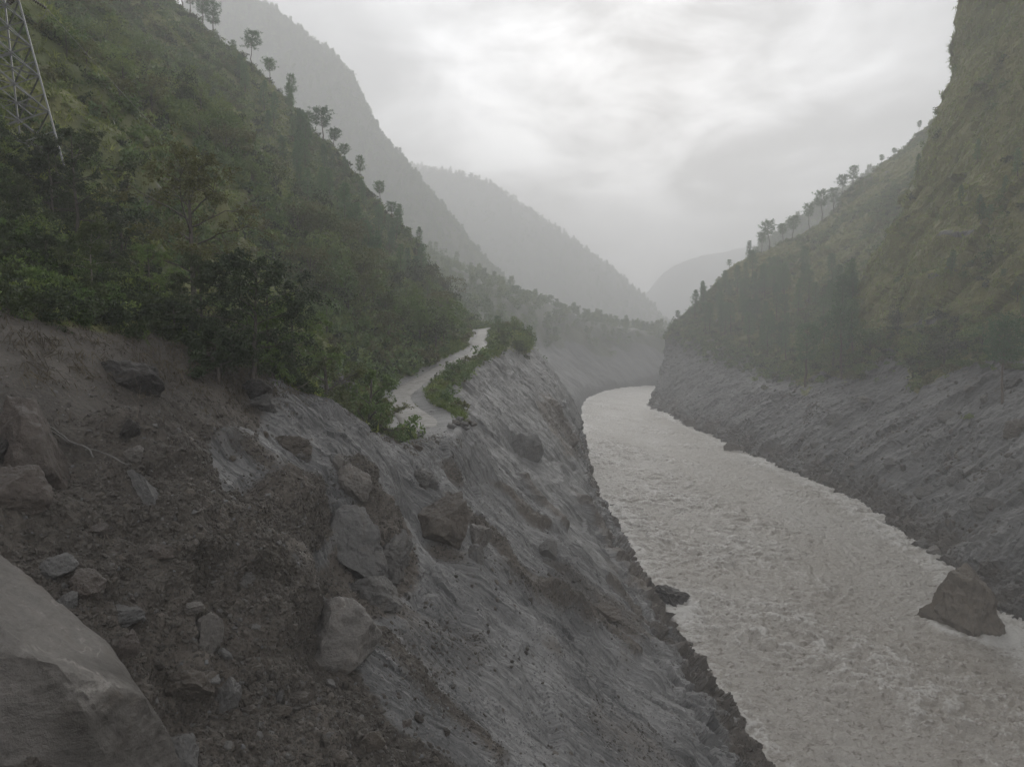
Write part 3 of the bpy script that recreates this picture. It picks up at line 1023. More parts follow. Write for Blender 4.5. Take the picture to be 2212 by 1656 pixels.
FG[..., 2] += sstep(1, 2, FU) * (3.5 * fbm(FG * 0.02, 4) + 5.5 * ridged(np.stack([FFl[..., 0] * 0.035, FFl[..., 1] * 0.012, FFl[..., 0] * 0], -1), 4) + 3 * fbm(FG * 0.07 + 3, 4))
FG[..., 2] += sstep(4, 7, FU) * (14 * fbm(FG * 0.012 + 5, 3) + np.interp(np.linspace(0, 7, 220), [0, 2, 3, 4, 5, 7], [10, 44, 34, 12, -2, -6])[:, None])
FG[..., 2] += sstep(6.5, 9, FU) * np.interp(np.linspace(0, 7, 220), [0, 2, 3, 4, 5, 7], [70, 70, 55, 18, 4, 0])[:, None]
vegF = sstep(3.5, 4.4, FU + 2.2 * fbm(FG * 0.02, 3))
me = mesh_np('far_bank', FG, grid_quads(220, 120))
add_attr(me, 'brown', np.zeros(FU.shape))
add_attr(me, 'veg', vegF)
add_attr(me, 'tone', 0.5 + 0.6 * fbm(FG * 0.03 + 70, 4))
add_attr(me, 'flow', FFl, 'FLOAT_VECTOR')
far_bank = obj('far_bank', me, M_FAR)
tag(far_bank, 'hazy grey bank round the river bend', 'terrain', kind='structure')


def ridge_hill(name, label, crest_px, d0, d1, foot, footz, n=240, m=90, amp=1.0, seed=0.0):
    k = len(crest_px)
    c = np.array([P(a, b, d0 + (d1 - d0) * i / (k - 1)) for i, (a, b) in enumerate(crest_px)])
    cr = hermite(range(k), c, np.linspace(0, k - 1, n))
    ft = cr.copy()
    ft[:, 0] += foot[0]
    ft[:, 1] += foot[1]
    ft[:, 2] = footz
    t = np.linspace(0, 1.35, m)
    G = np.zeros((n, m, 3))
    tt = np.minimum(t, 1.0)
    G[:] = ft[:, None, :] * (1 - tt)[None, :, None] + cr[:, None, :] * tt[None, :, None]
    back = np.maximum(t - 1, 0)
    G[..., 1] += back[None, :] * abs(foot[1]) * 1.2
    G[..., 2] -= back[None, :] * (cr[:, 2] - footz)[:, None] * 0.6
    s = abs(foot[1]) / 300.0
    q = G / (40 * s)
    dz = 16 * s * amp * fbm(q * 0.4 + seed, 5) + 9 * s * amp * (ridged(q * np.array([0.8, 0.3, 0.2]) + seed, 4) - 0.4)
    edge = 0.25 + 0.75 * np.sin(np.pi * np.clip(t, 0, 1))[None, :]
    G[..., 1] -= dz * edge
    G[..., 2] += dz * 0.3 * edge + 3.0 * s * fbm(q * 2.5 + seed, 4)
    me = mesh_np(name, G, grid_quads(n, m))
    sh = (n, m)
    add_attr(me, 'brown', np.zeros(sh))
    add_attr(me, 'veg', np.ones(sh))
    add_attr(me, 'tone', 0.5 + 0.6 * fbm(q * 0.8 + 7, 4))
    add_attr(me, 'flow', G, 'FLOAT_VECTOR')
    o = obj(name, me, M_FAR)
    tag(o, label, 'hill', kind='structure')
    return G, o


HILLS = []
HILLS.append(ridge_hill('misty_hill', 'steep misty wooded ridge behind the near green hillside',
                        [(400, -15), (470, -12), (560, 12), (650, 72), (745, 150), (790, 232), (830, 305), (900, 385), (985, 492), (1045, 565), (1110, 630), (1170, 690)],
                        1150, 1110, (10, -210), 40, seed=2.0))
HILLS.append(ridge_hill('distant_hill', 'pale rounded hill fading into cloud in the valley centre',
                        [(640, 300), (760, 335), (880, 362), (950, 371), (1050, 396), (1150, 462), (1250, 532), (1340, 602), (1390, 655), (1430, 740)],
                        2100, 1950, (60, -500), 10, seed=5.0))
HILLS.append(ridge_hill('far_mountain', 'faint blue mountain closing the far end of the valley',
                        [(1290, 770), (1385, 648), (1440, 585), (1500, 557), (1600, 536), (1720, 505), (1900, 470)],
                        3200, 3200, (-40, -700), 0, seed=9.0, amp=0.7))
HILLS.append(ridge_hill('background_ridge', 'pale misty ridge peeping over the pine spur',
                        [(1540, 690), (1640, 545), (1700, 505), (1760, 460), (1830, 418), (1880, 386), (1960, 350), (2120, 310)],
                        900, 880, (-120, -240), 20, seed=12.0))

ground = obj('valley_floor', mesh_np('valley_floor', [(-3800, -300, -3), (4200, -300, -3), (4200, 3900, -3), (-3800, 3900, -3)], [(0, 1, 2, 3)]), M_FAR)
tag(ground, 'flat valley floor under the hills', 'ground', kind='structure')

# ---- river
WL = np.array([(-40, 30), (15, 26), (62, 25), (105, 24), (165, 23), (200, 23), (230, 24), (290, 28), (330, 34), (395, 40), (480, 50), (560, 66), (640, 95), (710, 150), (770, 230), (830, 340)], float)
WR = np.array([(-40, 44), (30, 50), (66, 57), (90, 66), (120, 75), (176, 84), (230, 85), (350, 86), (450, 88), (490, 94), (520, 108), (545, 118), (600, 150), (720, 230), (800, 330), (830, 420)], float)
WROWS = np.concatenate([np.arange(-40, 48, 2.5), rows_between(48, 830, 0.11, 0.0026)])
xl = np.interp(WROWS, WL[:, 0], WL[:, 1]) - 7
xr = np.interp(WROWS, WR[:, 0], WR[:, 1]) + 7
NW = 280
tt = np.linspace(0, 1, NW)
WG = np.zeros((len(WROWS), NW, 3))
WG[..., 0] = xl[:, None] * (1 - tt) + xr[:, None] * tt
WG[..., 1] = WROWS[:, None]
# flow coordinates follow the bends
mid = (xl + xr) / 2
wf = np.zeros_like(WG)
wf[..., 0] = WG[..., 0] - mid[:, None] * 0.8
wf[..., 1] = WG[..., 1]
wq = np.stack([WG[..., 0] * 1.0 + 0.25 * WG[..., 1], WG[..., 1], np.zeros(WG.shape[:2])], -1)
wwarp = fbm(wq * 0.06, 3)[..., None] * np.array([6.0, 6.0, 0])
w1 = ridged((wq + wwarp) * np.array([0.24, 0.26, 1]) + 3, 4, 0.55)
w2 = ridged((wq + wwarp) * np.array([0.7, 0.85, 1]) + 8, 3, 0.6)
big = fbm(wq * np.array([0.05, 0.025, 1]) + 4, 3)
rough_w = 0.85 + 0.7 * sstep(-0.3, 0.4, big)
WG[..., 2] = 0.55 * big + rough_w * (0.62 * w1 + 0.36 * w2 + 0.15 * ridged(wq * np.array([1.5, 1.7, 1]) + 5, 2)) - 0.2
foam = np.clip(sstep(0.3, 0.8, w1 * 0.5 + w2 * 0.5) * rough_w * 0.62, 0, 1)
near_edge = np.minimum(WG[..., 0] - xl[:, None] - 7, xr[:, None] - 7 - WG[..., 0])
for (bx_, by_, br_) in ((65.2, 98.5, 5.0), (24.6, 106.5, 3.0), (24.3, 170.5, 2.0)):
    rd_ = np.hypot(WG[..., 0] - bx_, (WG[..., 1] - by_ + 1.0) * 0.8)
    ring = np.exp(-((rd_ - br_) / 1.1) ** 2) + 0.7 * np.exp(-(np.abs(WG[..., 0] - bx_ - 0.3 * (by_ - WG[..., 1])) / (br_ * 0.8)) ** 2) * sstep(0, 3, by_ - WG[..., 1]) * sstep(22, 5, by_ - WG[..., 1])
    foam = foam + 0.55 * ring * (0.4 + 0.6 * (w2 > 0))
    WG[..., 2] += 0.35 * np.exp(-((rd_ - br_) / 1.4) ** 2)
foam = np.clip(foam + 0.35 * (1 - sstep(0.5, 3.5, near_edge)) * (w2 > 0.1), 0, 1)
me = mesh_np('river', WG, grid_quads(*WG.shape[:2]))
add_attr(me, 'foam', foam)
add_attr(me, 'flow', wf, 'FLOAT_VECTOR')
river = obj('river', me, M_WATER)
tag(river, 'fast muddy grey river in flood', 'river', kind='structure')

# ---- road on the bench
bpy.context.view_layer.update()
DG = bpy.context.evaluated_depsgraph_get()
from mathutils.bvhtree import BVHTree
BVH = {o.name: BVHTree.FromObject(o, DG) for o in (left_terrain, right_terrain, far_bank)}


def ray(px, py, targets=None):
    """first terrain point seen at a photo position"""
    d = Vector(P(px, py, 100.0)) - cam.location
    d.normalize()
    best = None
    for o in (targets or (left_terrain, right_terrain, far_bank)):
        loc, nor, idx, dist = BVH[o.name].ray_cast(cam.location, d)
        if loc is not None:
            if nor.dot(d) > 0:
                nor = -nor
            if best is None or dist < best[0]:
                best = (dist, loc.copy(), nor.copy(), o)
    return best


def ray_down(px, py, targets=None, step=2.0):
    """like ray, but slides down the picture until it meets ground"""
    for k in range(700):
        r = ray(px, py + k * step, targets)
        if r:
            return r
    return None


def drop(x, y, targets=None):
    best = None
    for o in (targets or (left_terrain, right_terrain, far_bank)):
        loc, nor, idx, dist = BVH[o.name].ray_cast(Vector((x, y, 600)), Vector((0, 0, -1)))
        if loc is not None and (best is None or loc.z > best[0].z):
            best = (loc.copy(), nor.copy())
    return best


road_pts = np.array([(-9.0, 76), (-10.5, 84), (-14.6, 95), (-16.0, 106), (-14.8, 118), (-13.0, 130), (-10.4, 147), (-8.3, 165), (-8.4, 182), (-10.0, 200), (-9.2, 216), (-10.5, 232), (-10.2, 246), (-6.8, 258), (-6.2, 272)])
road_w = np.interp(np.arange(15), [0, 1, 2, 4, 8, 14], [7.4, 6.2, 5.2, 4.4, 4.0, 3.8])
RC = hermite(range(15), road_pts, np.linspace(0, 14, 180))
RWd = np.interp(np.linspace(0, 14, 180), np.arange(15), road_w)
tg = np.gradient(RC, axis=0)
tg /= np.linalg.norm(tg, axis=1)[:, None]
nrm = np.stack([tg[:, 1], -tg[:, 0]], 1)
zc = []
for (x, y) in RC:
    r = drop(x, y, (left_terrain,))
    zc.append(r[0].z)
zc = np.array(zc)
zc = np.convolve(np.pad(zc, 8, mode='edge'), np.ones(17) / 17, mode='valid')
offs = np.linspace(-0.5, 0.5, 9)
RV = np.zeros((180, 11, 3))
for j, f in enumerate(offs):
    edge = 0.18 * fbm(np.stack([RC[:, 0], RC[:, 1], np.full(180, f * 9)], 1) * 0.6, 3) if j in (0, 8) else 0
    RV[:, j + 1, :2] = RC + nrm * ((f * RWd + edge)[:, None] if not np.isscalar(edge) else (f * RWd)[:, None])
    RV[:, j + 1, 2] = zc + 0.22 - 0.10 * abs(f)
RV[:, 0] = RV[:, 1] + np.concatenate([-nrm * 0.5, np.full((180, 1), -1.2)], 1)
RV[:, 10] = RV[:, 9] + np.concatenate([nrm * 0.5, np.full((180, 1), -1.2)], 1)
RV[:3, :, 2] -= np.array([0.9, 0.35, 0.1])[:, None]
RV[:, :, 2] -= 0.08
road = obj('road', mesh_np('road', RV, grid_quads(180, 11)), M_ROAD)
tag(road, 'wet pale mountain road winding up along the bench', 'road', kind='structure')


def road_dist(x, y):
    return np.min(np.hypot(RC[:, 0] - x, RC[:, 1] - y))



# ================================================================== rocks
import bmesh


def ico(sub):
    bm = bmesh.new()
    bmesh.ops.create_icosphere(bm, subdivisions=sub, radius=1.0)
    v = np.array([q.co[:] for q in bm.verts])
    f = np.array([[l.index for l in q.verts] for q in bm.faces])
    bm.free()
    return v, f


ICO = {k: ico(k) for k in (2, 3, 5)}


def rock_mesh(name, seed, dims=(1, 1, 1), sub=5, cuts=9, cutmin=0.55, cutmax=0.9, rough=0.10, extra=(), soft=0.0, swell=1.12):
    r = np.random.default_rng(seed)
    v, f = ICO[sub]
    v = v.copy()
    v *= (swell + 0.40 * fbm(v * 1.2 + seed * 3.7, 3))[:, None]
    planes = []
    for k in range(cuts):
        n = r.normal(size=3)
        n /= np.linalg.norm(n)
        planes.append((n, r.uniform(cutmin, cutmax)))
    for n, d in extra:
        n = np.array(n, float)
        planes.append((n / np.linalg.norm(n), d))
    for n, d in planes:
        h = v @ n - d
        v -= np.where(h > 0, h * (1 - soft), 0)[:, None] * n
    out = v / np.linalg.norm(v, axis=1)[:, None]
    if sub >= 3:
        dd = 2.4 * rough * fbm(v * 1.9 + seed * 1.3, 6 if sub > 3 else 3, 0.6) + 0.9 * rough * ridged(v * np.array([2.4, 2.4, 4.0]) + seed, 4 if sub > 3 else 2)
        v += out * dd[:, None]
    else:
        v += out * (rough * 0.6 * r.normal(size=len(v)))[:, None]
    v *= np.array(dims)[None, :]
    return mesh_np(name, v, f, smooth=False)


def rot(seed, amt=3.14):
    r = np.random.default_rng(seed + 99)
    return tuple(r.uniform(-amt, amt, 3))


def depth_of(loc):
    return loc[1] * math.cos(PITCH) - (loc[2] - CAMZ) * math.sin(PITCH)


NSEED = [100]


def boulder(px, py, wpx, hpx, mat, label, cat='boulder', name='boulder', out=0.0, thick=0.85, cuts=9, rough=0.10, extra=(), group=None,
            spin=0.0, tilt=0.0, cutmin=0.55, cutmax=0.9, targets=None, loc=None, soft=0.0, swell=1.12):
    NSEED[0] += 1
    sd = NSEED[0]
    if loc is None:
        r = ray(px, py, targets)
        if r is None:
            return None
        loc, nor = r[1], r[2]
    else:
        loc, nor = Vector(loc), Vector((0, 0, 1))
    d = depth_of(loc)
    hw, hh = 0.5 * wpx * d / FPX, 0.5 * hpx * d / FPX
    me = rock_mesh(name, sd, (hw * 1.08, thick * 0.5 * (hw + hh), hh * 1.08), 5, cuts, cutmin, cutmax, rough, extra, soft, swell)
    o = obj(name, me, mat)
    o.location = loc + nor * out * (hw + hh)
    o.rotation_euler = (0, tilt, spin)
    tag(o, label, cat, group)
    return o


# big boulders on the near slope
def faceted(name, centre, radius, tris, mat, label, rough=0.05, seed=3, cat='boulder'):
    """angular boulder bounded by planes through given point triplets"""
    c = np.array(centre, float)
    v, f = ICO[6]
    v = v * radius
    for t3 in tris:
        a, b_, d_ = [np.array(q, float) - c for q in t3]
        n = np.cross(b_ - a, d_ - a)
        n /= np.linalg.norm(n)
        if n @ a < 0:
            n = -n
        h = v @ n - n @ a
        v = v - np.where(h > 0, h, 0)[:, None] * n
    q = v / radius
    o_ = unit_(v)
    v = v + o_ * (radius * rough * (0.8 * fbm(q * 2.2 + seed, 7, 0.6) + 0.35 * ridged(q * np.array([3, 3, 6.0]) + seed, 5) + 0.14 * (cells((q[:, 0] * 2 + q[:, 1]) * 3.1, (q[:, 2] * 2 - q[:, 1]) * 2.2, 7)[0] - 0.5)))[:, None]
    o = obj(name, mesh_np(name, v, f, smooth=False), mat)
    o.location = tuple(c)
    tag(o, label, cat)
    return o


def unit_(v):
    return v / (np.linalg.norm(v, axis=-1, keepdims=True) + 1e-9)


ICO[6] = ico(6)
A_, B_ = P(115, 1450, 16.0), P(362, 1592, 16.9)
GC = P(120, 1560, 18.6)
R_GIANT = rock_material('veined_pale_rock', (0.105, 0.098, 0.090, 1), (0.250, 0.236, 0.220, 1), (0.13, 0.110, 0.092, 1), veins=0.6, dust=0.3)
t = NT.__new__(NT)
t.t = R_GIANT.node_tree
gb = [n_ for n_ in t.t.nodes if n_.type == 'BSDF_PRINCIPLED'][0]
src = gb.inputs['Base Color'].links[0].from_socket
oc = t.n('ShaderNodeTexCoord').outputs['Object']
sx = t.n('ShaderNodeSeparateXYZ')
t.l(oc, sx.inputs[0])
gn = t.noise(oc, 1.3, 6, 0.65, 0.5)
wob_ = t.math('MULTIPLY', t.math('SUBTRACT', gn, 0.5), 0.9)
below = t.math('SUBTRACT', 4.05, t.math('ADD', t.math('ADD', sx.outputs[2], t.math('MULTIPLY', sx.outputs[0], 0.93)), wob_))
lower_dark = t.math('MULTIPLY', t.maprange(below, 0.0, 0.25), t.maprange(t.math('ADD', sx.outputs[0], t.math('MULTIPLY', wob_, 1.5)), 1.2, 1.9))  # darker tone over the lower face, below the ridge line
lower_dark = t.math('MULTIPLY', lower_dark, t.maprange(gn, 0.30, 0.62, 0.95, 0.35))
gcol_ = t.mix(lower_dark, src, (0.052, 0.046, 0.040, 1))
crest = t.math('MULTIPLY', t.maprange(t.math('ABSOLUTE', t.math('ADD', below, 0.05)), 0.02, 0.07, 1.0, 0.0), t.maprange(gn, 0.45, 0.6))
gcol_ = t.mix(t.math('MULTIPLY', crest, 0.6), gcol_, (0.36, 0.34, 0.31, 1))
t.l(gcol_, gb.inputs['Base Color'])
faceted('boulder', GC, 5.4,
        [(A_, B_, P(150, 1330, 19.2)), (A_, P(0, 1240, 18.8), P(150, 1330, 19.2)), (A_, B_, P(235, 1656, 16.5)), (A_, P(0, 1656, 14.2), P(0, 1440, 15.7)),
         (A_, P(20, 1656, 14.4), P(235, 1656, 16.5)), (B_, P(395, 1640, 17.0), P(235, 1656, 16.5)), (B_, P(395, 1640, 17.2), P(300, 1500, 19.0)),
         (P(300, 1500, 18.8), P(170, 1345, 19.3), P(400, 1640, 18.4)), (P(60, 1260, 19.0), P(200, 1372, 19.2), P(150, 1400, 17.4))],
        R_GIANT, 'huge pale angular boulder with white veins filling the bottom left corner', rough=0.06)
boulder(372, 1640, 90, 120, R_GREY, 'narrow grey rock wedged against the lower end of the huge pale boulder', cuts=8, thick=0.7)
boulder(72, 1000, 150, 215, R_PINK, 'tall pinkish brown boulder at the left edge beside the fallen cables', out=0.03, thick=0.7, tilt=-0.35, cuts=7, rough=0.07)
boulder(28, 1075, 110, 120, R_PINK, 'squat pinkish boulder below the tall pinkish one at the left edge', out=0.02, cuts=7, rough=0.07)
boulder(12, 985, 60, 90, R_DARK, 'dark jagged rock above the squat pinkish boulder at the left edge', cuts=10, rough=0.16)
boulder(730, 1382, 158, 156, R_PALE, 'large rounded pale boulder sitting in the brown soil', out=0.0, cuts=11, cutmin=0.68, cutmax=0.95, rough=0.08, soft=0.1, thick=0.8, swell=1.2)
boulder(770, 1190, 150, 150, R_GREY, 'big overhanging grey boulder coated with silt above the rounded pale one', out=0.02, cuts=8, rough=0.12, tilt=0.35)
boulder(845, 1205, 95, 105, R_GREY, 'craggy grey boulder joined to the right of the big overhanging one', out=0.0, cuts=10, rough=0.15)
boulder(805, 1288, 108, 92, R_GREY, 'blunt grey boulder tucked under the big overhanging one', out=0.04, cuts=8, rough=0.10)
boulder(962, 1140, 108, 138, R_BROWN, 'blocky brown grey boulder with a steep face in mid slope', out=0.0, cuts=8, rough=0.08, tilt=0.3)
boulder(1031, 1160, 50, 58, R_PALE, 'small pale boulder leaning on the blocky brown grey one', out=0.05, cuts=7)
boulder(1026, 1203, 34, 40, R_GREY, 'little grey rock below the small pale boulder in mid slope', out=0.05, cuts=8)
boulder(764, 1047, 58, 76, R_PALE, 'pale tan boulder sticking out at the head of the gully', out=0.05, cuts=9, rough=0.14)
boulder(733, 1003, 20, 40, R_PALE, 'slim upright pale stone above the pale tan boulder', out=0.2, cuts=9)
boulder(1178, 1192, 50, 48, R_GREY, 'angular grey rock perched on the slab towards the river', out=0.06, cuts=9)
boulder(1132, 970, 60, 58, R_GREY, 'smooth half buried grey boulder below the end of the road', out=0.06, cuts=4, cutmin=0.8, cutmax=0.95, rough=0.05, soft=0.3)
boulder(898, 968, 22, 20, R_BROWN, 'small brown boulder resting below the stone pile', out=0.2)
boulder(566, 872, 66, 56, R_GREY, 'dark ledge rock holding dead branches below the trees', out=0.04, cuts=10, rough=0.15)
boulder(545, 845, 60, 40, R_DARK, 'dark rock above the ledge rock with dead branches', out=0.05, cuts=9, rough=0.14)
boulder(625, 965, 80, 56, R_BROWN, 'rough brown outcrop with an overhang on the crust edge', out=0.04, cuts=10, rough=0.18)
boulder(652, 988, 34, 28, R_GREY, 'grey stone jutting under the rough brown outcrop', out=0.2, cuts=8)
boulder(692, 855, 70, 42, R_GREY, 'flat pale slab rock on the crest of the mud lip', out=0.0, cuts=8, tilt=0.4)
boulder(735, 862, 52, 78, R_DARK, 'dark upright rock at the crest of the mud lip by the bushes', out=0.05, cuts=9, rough=0.12)
boulder(905, 1036, 52, 46, R_GREY, 'grey rock with a knob on the crust above the blocky boulder', out=0.04, cuts=9, rough=0.16)
boulder(930, 1048, 34, 30, R_GREY, 'pale grey rock at the rim of a small hollow in mid slope', out=0.04, cuts=9)
boulder(433, 1392, 62, 130, R_PALE, 'pale angular block standing at the edge of the gravel fan', out=0.06, cuts=9, tilt=0.25, thick=0.6)
boulder(412, 1312, 44, 34, R_PALE, 'pale wedge stone on top of the pale angular block', out=0.05, cuts=9)
boulder(490, 1512, 44, 74, R_GREY, 'upright grey stone below the pale angular block', out=0.1, cuts=9, tilt=0.2)
boulder(415, 1480, 80, 70, R_BROWN, 'brown stone half buried left of the upright grey stone', out=0.0, cuts=8)
boulder(255, 1333, 92, 46, R_GREY, 'flat dark grey slab stone jutting from the soil above the huge pale boulder', out=0.05, cuts=9, rough=0.12)
boulder(190, 1275, 56, 76, R_PINK, 'pinkish brown rock bedded in soil above the flat slab stone', out=0.0, cuts=9, tilt=-0.2)
boulder(150, 1300, 40, 50, R_GREY, 'grey block beside the pinkish brown rock in the soil', out=0.1, cuts=9)
boulder(130, 1228, 60, 52, R_GREY, 'grey rock bedded in the dark soil bank at the left', out=0.05, cuts=9)
boulder(280, 1405, 36, 60, R_PINK, 'slim pinkish stone standing in the hollow behind the huge boulder', out=0.1, cuts=8, tilt=0.3)
boulder(345, 1190, 56, 30, R_PINK, 'reddish flat stone lying on the brown soil', out=0.04, cuts=9)
boulder(218, 1142, 40, 26, R_PINK, 'small reddish stone by the hanging roots', out=0.04, cuts=9)
boulder(322, 1070, 44, 110, R_GREY, 'long pale rock rib showing through the brown soil', out=0.0, cuts=7, tilt=-0.6, thick=0.5)
boulder(288, 982, 32, 34, R_PALE, 'pale jagged stone in the gully below the trees', out=0.05, cuts=9, rough=0.15)
boulder(278, 935, 36, 56, R_DARK, 'dark boulder in the mouth of the gully below the trees', out=0.02, cuts=9)
boulder(797, 1600, 50, 44, R_BROWN, 'largest brown stone on the gravel at the bottom', out=0.22, cuts=9)
boulder(655, 1508, 52, 34, R_BROWN, 'reddish brown rock lying across the gravel fan', out=0.18, cuts=9)
boulder(600, 1532, 48, 24, R_BROWN, 'flat brown stone on the gravel fan left of the reddish rock', out=0.18, cuts=9)
boulder(725, 1636, 40, 34, R_BROWN, 'rounded brown stone at the bottom edge beside the largest brown stone', out=0.2, cuts=7)
boulder(530, 1252, 32, 28, R_GREY, 'grey cobble lying alone in the brown hollow', out=0.05, cuts=6)
boulder(1305, 1325, 66, 40, R_BROWN, 'long brown rock on the ledge above the river', out=0.0, cuts=9)
boulder(272, 815, 130, 90, R_DARK, 'big dark earth covered boulder under the dark trees', out=-0.16, cuts=9, rough=0.12)
# rocks standing at the water
boulder(1450, 1290, 96, 54, R_DARK, 'dark wet rock tongue lying in the water at the left bank', loc=P(1446, 1292, 106), tilt=0.35, cuts=12, rough=0.26, cutmin=0.4)
boulder(1318, 1102, 36, 24, R_DARK, 'low dark wet rock in the water at the ledge foot', loc=P(1318, 1103, 170), cuts=8)
boulder(1277, 974, 22, 12, R_DARK, 'tiny dark rock in the water below the spur', loc=P(1277, 976, 262), cuts=8)
R_RIVER = rock_material('river_boulder_rock', (0.085, 0.073, 0.060, 1), (0.205, 0.178, 0.148, 1), (0.13, 0.108, 0.086, 1), dust=0.2)
boulder(2096, 1318, 160, 186, R_RIVER, 'huge brown pyramid shaped boulder standing in the river', loc=P(2092, 1326, 98), cuts=3, thick=0.95, rough=0.12,
        extra=[((-0.80, -0.45, 0.30), 0.56), ((0.85, -0.30, 0.35), 0.52), ((0.1, -0.90, 0.30), 0.58), ((-0.3, 0.8, 0.5), 0.6), ((-0.25, -0.2, 0.95), 0.86), ((0.5, -0.2, 0.8), 0.72)], swell=1.3)
# right slope boulders
RB = [(2128, 1103, 54, 56, R_GREY, 'big round grey boulder half sunk in the silt above the pyramid boulder'),
      (2069, 1032, 26, 36, R_GREY, 'pale upright boulder among rocks on the silt slope'),
      (2057, 1042, 26, 34, R_GREY, 'grey boulder touching the pale upright one on the silt slope'),
      (2100, 1020, 46, 28, R_GREY, 'low wide boulder uphill of the pale upright one'),
      (2146, 1042, 32, 36, R_GREY, 'grey boulder between the low wide one and the slope edge'),
      (2184, 1016, 36, 44, R_GREY, 'rugged boulder by the right edge below the pale tan one'),
      (2200, 935, 46, 62, R_BROWN, 'tall pale tan boulder at the right edge of the silt slope'),
      (2094, 839, 24, 12, R_PALE, 'small white stone below the trees on the silt slope'),
      (2129, 865, 20, 20, R_PALE, 'pale stone by the foot of the lone pine trunk'),
      (2003, 1066, 44, 26, R_GREY, 'grey ledge rock above the dark recess on the silt slope'),
      (1592, 978, 46, 46, R_BROWN, 'pale tan boulder at the foot of the silt slope by the water'),
      (1491, 914, 30, 18, R_BROWN, 'flat brown boulder at the water below the grey headland'),
      (1513, 924, 20, 12, R_GREY, 'small flat boulder beside the flat brown one at the water'),
      (1623, 1022, 24, 28, R_GREY, 'rounded boulder at the waterline downstream of the tan one'),
      (1648, 1040, 44, 30, R_DARK, 'dark brown rock ledge at the waterline'),
      (1708, 1074, 50, 40, R_DARK, 'dark rusty rock knob at the waterline'),
      (1990, 1180, 40, 34, R_GREY, 'pale grey rocks corner above the waterline near the pyramid boulder'),
      (2020, 1196, 36, 34, R_PALE, 'pale fluted rock above the waterline near the pyramid boulder'),
      (1870, 865, 30, 20, R_PALE, 'pale broken slab high on the middle of the silt slope'),
      (1805, 905, 36, 26, R_GREY, 'cluster rock on the rib in the middle of the silt slope'),
      (1760, 960, 24, 16, R_GREY, 'grey boulder low on the rib of the silt slope'),
      (1925, 1000, 30, 22, R_GREY, 'grey boulder near the start of the stony runnel'),
      (2050, 905, 44, 30, R_GREY, 'wide grey outcrop below the shrubs on the silt slope'),
      (2195, 830, 40, 24, R_DARK, 'dark outcrop by the right edge beside the lone pine')]
for (a, b_, wp, hp, mt, lb) in RB:
    boulder(a, b_, wp, hp, mt, lb, out=0.0, cuts=8, rough=0.11, targets=(right_terrain,))
# stone pile at the broken road end
for k, (a, b_, wp, hp, mt, lb) in enumerate([
        (975, 925, 17, 12, R_GREY, 'lowest left stone of the pile at the road end'),
        (985, 917, 18, 13, R_PALE, 'pale stone in the middle of the pile at the road end'),
        (998, 921, 20, 13, R_GREY, 'broad grey stone in the pile at the road end'),
        (1008, 913, 15, 11, R_BROWN, 'brown stone on the right of the pile at the road end'),
        (992, 909, 16, 10, R_GREY, 'topmost stone of the pile at the road end'),
        (1017, 919, 18, 12, R_PALE, 'rightmost pale stone of the pile at the road end'),
        (1004, 927, 14, 9, R_GREY, 'small front stone of the pile at the road end')]):
    boulder(a, b_, wp, hp, mt, lb, cat='stone', name='stone', out=0.3, cuts=9, group='stone pile at the broken road end', targets=(left_terrain,))

# loose stones: individuals sharing a few shapes
STONES = []
for k in range(8):
    STONES.append(rock_mesh('stone_shape', 500 + k, (1, 0.85, 0.7 + 0.05 * (k % 3)), 3, 10, 0.5, 0.85, 0.12))
for k, me_ in enumerate(STONES):
    me_.materials.append([R_SOIL, R_BROWN, R_GREY, R_SOIL, R_PINK, R_BROWN, R_SOIL, R_BROWN][k])


def stones_in(poly, n, smin, smax, label, group, targets, seed, out=0.25, name='stone'):
    r = np.random.default_rng(seed)
    xs = [p[0] for p in poly]
    ys = [p[1] for p in poly]
    c = 0
    tries = 0
    while c < n and tries < n * 12:
        tries += 1
        a, b_ = r.uniform(min(xs), max(xs)), r.uniform(min(ys), max(ys))
        if not inpoly(np.array(a), np.array(b_), poly):
            continue
        h = ray(a, b_, targets)
        if not h:
            continue
        loc, nor = h[1], h[2]
        d = depth_of(loc)
        sz = smin * (smax / smin) ** (r.uniform() ** 2.2)
        s = 0.5 * sz * d / FPX
        o = obj(name, STONES[r.integers(8)])
        o.location = loc + nor * s * out
        o.rotation_euler = tuple(r.uniform(-3.1, 3.1, 3))
        o.scale = (s * r.uniform(0.8, 1.25), s * r.uniform(0.8, 1.2), s * r.uniform(0.7, 1.1))
        tag(o, label, 'stone', group)
        c += 1


LT = (left_terrain,)
RT = (right_terrain,)
stones_in([(420, 1420), (560, 1380), (680, 1480), (760, 1656), (480, 1656)], 60, 8, 34,
          'loose brown stone on the gravel fan', 'loose stones on the gravel fan', LT, 1)
stones_in([(680, 1480), (860, 1470), (1000, 1600), (1000, 1656), (740, 1656)], 34, 8, 26,
          'loose stone on brown soil at the bottom centre', 'loose stones at the bottom centre', LT, 2)
stones_in([(60, 1120), (380, 1100), (420, 1300), (330, 1420), (170, 1200)], 36, 8, 26,
          'stone in the dark soil above the huge boulder', 'stones bedded in the dark soil', LT, 3)
stones_in([(440, 1080), (640, 1020), (700, 1150), (640, 1330), (480, 1300)], 34, 7, 20,
          'small stone in the brown hollow of mid slope', 'stones in the brown hollow', LT, 4)
stones_in([(260, 880), (560, 880), (600, 1000), (420, 1060), (300, 1010)], 22, 6, 16,
          'small stone on the soil terrace below the trees', 'stones on the soil terrace', LT, 5)
stones_in([(860, 1230), (1150, 1250), (1250, 1400), (1000, 1480), (880, 1400)], 34, 6, 16,
          'small stone strewn over the grey slab', 'stones strewn over the grey slab', LT, 6)
